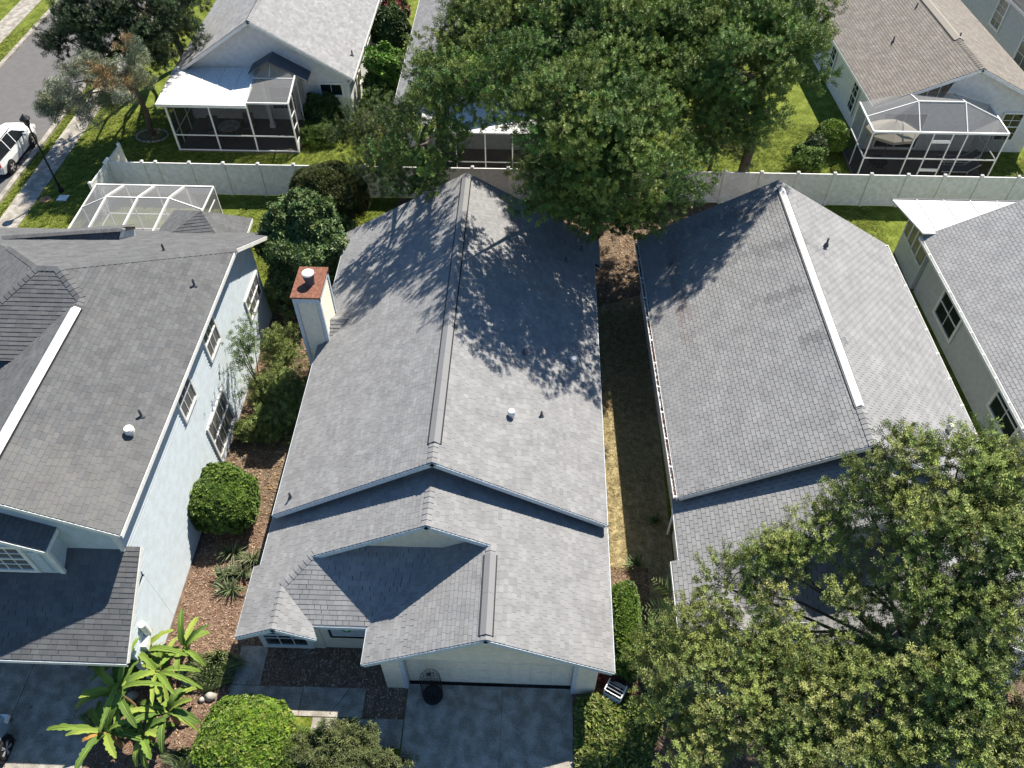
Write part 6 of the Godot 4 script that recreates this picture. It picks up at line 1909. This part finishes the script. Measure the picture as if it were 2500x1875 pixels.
func litter() -> void:
	# grass tufts on the lawns in view
	var tuft := MB.new()
	for i in 9:
		var a := i * 2.4
		ribbon(tuft, Vector3(cos(a), 0, sin(a)) * 0.05, Vector3(cos(a) * 0.6, 1, sin(a) * 0.6), 0.05, 0.009, 0.9, 0.1, 2)
	var tm := tuft.mesh()
	var areas := [[-25.4, -42.0, -10.5, -34.4, 9000], [-25.4, -34.2, -21.7, -27.5, 2600], [-27.2, -42.0, -26.8, -28.0, 900], [-15.0, -34.0, -7.5, -28.0, 4200], [4.0, -42.0, 17.0, -34.5, 7000], [12.3, -34.1, 17.2, -27.5, 2400], [-10.4, -50.0, -7.2, -38.0, 1500], [-35.0, -52.0, -33.8, -44.0, 500], [23.8, -39.0, 28.0, -34.6, 1200]]
	var xf := []; var cs := []
	for q in areas:
		for i in q[4]:
			var x := rng.randf_range(q[0], q[2]); var z := rng.randf_range(q[1], q[3])
			if x > -19.8 and x < -12.7 and z < -38.0: continue
			if x > 16.7 and x < 23.8 and z < -36.4: continue
			xf.append(Transform3D(Basis(Vector3.UP, rng.randf() * TAU).scaled(Vector3.ONE * rng.randf_range(0.7, 1.5)), Vector3(x, 0, z)))
			cs.append(shade_of([Color(0.17, 0.215, 0.03), Color(0.21, 0.245, 0.035), Color(0.27, 0.27, 0.06), Color(0.135, 0.185, 0.025)], 0.25))
	var gs := scatter("grass", tm, M.leaf_matt, xf, cs, self, "stuff")
	tag(gs, "short green grass of the lawns", "grass")
	# dry grass in the side yard
	xf = []; cs = []
	for i in 7000:
		var x := rng.randf_range(2.15, 4.9); var z := rng.randf_range(-26.0, -9.4)
		xf.append(Transform3D(Basis.from_euler(Vector3(rng.randf_range(-0.9, 0.9), rng.randf() * TAU, 0)).scaled(Vector3.ONE * rng.randf_range(0.5, 1.1)), Vector3(x, 0.005, z)))
		cs.append(shade_of([Color(0.42, 0.35, 0.19), Color(0.32, 0.28, 0.13), Color(0.46, 0.37, 0.22), Color(0.2, 0.2, 0.07)], 0.3))
	var ds := scatter("dry_grass", tm, M.dry, xf, cs, self, "stuff")
	tag(ds, "dry yellow grass in the side yard", "grass")
	# bark chips and fallen leaves
	var chip := MB.new()
	chip.box(Transform3D(), Vector3(0.065, 0.01, 0.02))
	var cm := chip.mesh()
	var beds := [[-11.4, -15.0, -7.9, -6.0, 9000, [Color(0.28, 0.19, 0.14), Color(0.22, 0.135, 0.09), Color(0.42, 0.30, 0.21), Color(0.13, 0.08, 0.055)]], [-8.1, -10.3, -3.6, -8.2, 2500, [Color(0.28, 0.19, 0.14), Color(0.2, 0.12, 0.08), Color(0.40, 0.32, 0.26)]],
		[1.6, -13.5, 4.2, -8.5, 2600, [Color(0.28, 0.19, 0.14), Color(0.36, 0.25, 0.17), Color(0.2, 0.12, 0.08)]], [-12.7, -9.0, -11.5, -6.0, 900, [Color(0.28, 0.19, 0.14), Color(0.2, 0.1, 0.06)]]]
	xf = []; cs = []
	for q in beds:
		for i in q[4]:
			xf.append(Transform3D(Basis.from_euler(Vector3(rng.randf_range(-0.5, 0.5), rng.randf() * TAU, rng.randf_range(-0.5, 0.5))).scaled(Vector3.ONE * rng.randf_range(0.5, 1.3)), Vector3(rng.randf_range(q[0], q[2]), rng.randf_range(0.012, 0.03), rng.randf_range(q[1], q[3]))))
			cs.append(shade_of(q[5], 0.3))
	var bs := scatter("bark_chips", cm, M.dry, xf, cs, self, "stuff")
	tag(bs, "loose bark chips on the planting beds", "bark chips")
	xf = []; cs = []
	for q in [[-11.4, -27.0, -7.7, -15.0, 3600], [-7.0, -34.0, 12.0, -27.8, 5000], [2.2, -33.0, 5.0, -20.0, 2200], [4.5, -12.0, 18.0, -4.0, 2500], [-18.0, -9.0, -12.8, -5.5, 26]]:
		for i in q[4]:
			xf.append(Transform3D(Basis.from_euler(Vector3(rng.randf_range(-0.4, 0.4), rng.randf() * TAU, rng.randf_range(-0.4, 0.4))).scaled(Vector3.ONE * rng.randf_range(0.7, 1.5)), Vector3(rng.randf_range(q[0], q[2]), 0.034, rng.randf_range(q[1], q[3]))))
			cs.append(shade_of([Color(0.26, 0.17, 0.09), Color(0.36, 0.26, 0.15), Color(0.17, 0.10, 0.06)], 0.35))
	var ls := scatter("leaf_litter", litter_mesh(), M.dry, xf, cs, self, "stuff")
	tag(ls, "fallen brown leaves on the soil and paving", "leaf litter")

# ================================================================ scene
func _ready() -> void:
	rng.seed = 20240
	# camera
	cam_basis = Basis.from_euler(Vector3(-deg_to_rad(PITCH), deg_to_rad(YAW), 0))
	var cam := Camera3D.new()
	cam.name = "camera"
	cam.transform = Transform3D(cam_basis, Vector3(0, CAM_H, 0))
	cam.fov = rad_to_deg(2.0 * atan(937.5 / FPX))
	cam.near = 0.5
	cam.far = 900.0
	add_child(cam)
	cam.current = true
	# sky and sun
	var env := Environment.new()
	env.background_mode = Environment.BG_SKY
	var sky := Sky.new()
	var sm := ProceduralSkyMaterial.new()
	sm.sky_top_color = Color(0.27, 0.42, 0.60)
	sm.sky_horizon_color = Color(0.66, 0.73, 0.78)
	sm.ground_bottom_color = Color(0.25, 0.27, 0.22)
	sm.ground_horizon_color = Color(0.45, 0.5, 0.5)
	sm.sky_energy_multiplier = 0.92
	sky.sky_material = sm
	env.sky = sky
	env.tonemap_mode = Environment.TONE_MAPPER_LINEAR
	env.tonemap_exposure = 2.0
	env.sdfgi_enabled = true
	env.ssao_enabled = true
	env.ssil_enabled = true
	var we := WorldEnvironment.new()
	we.name = "world_environment"
	we.environment = env
	add_child(we)
	var sun := DirectionalLight3D.new()
	sun.name = "sun"
	sun.light_color = Color(1.0, 0.97, 0.92)
	sun.light_energy = 1.55
	sun.light_angular_distance = 0.5
	sun.shadow_enabled = true
	add_child(sun)
	sun.look_at_from_position(Vector3.ZERO, SUN, Vector3.UP)

	make_materials()
	grounds()
	main_house()
	blue_house()
	right_house()
	far_right_house()
	back_houses()
	fences()
	pool_cage()
	screened_porch()
	patio_enclosure()
	oak_lanai()
	small_things()
	plants()
	litter()
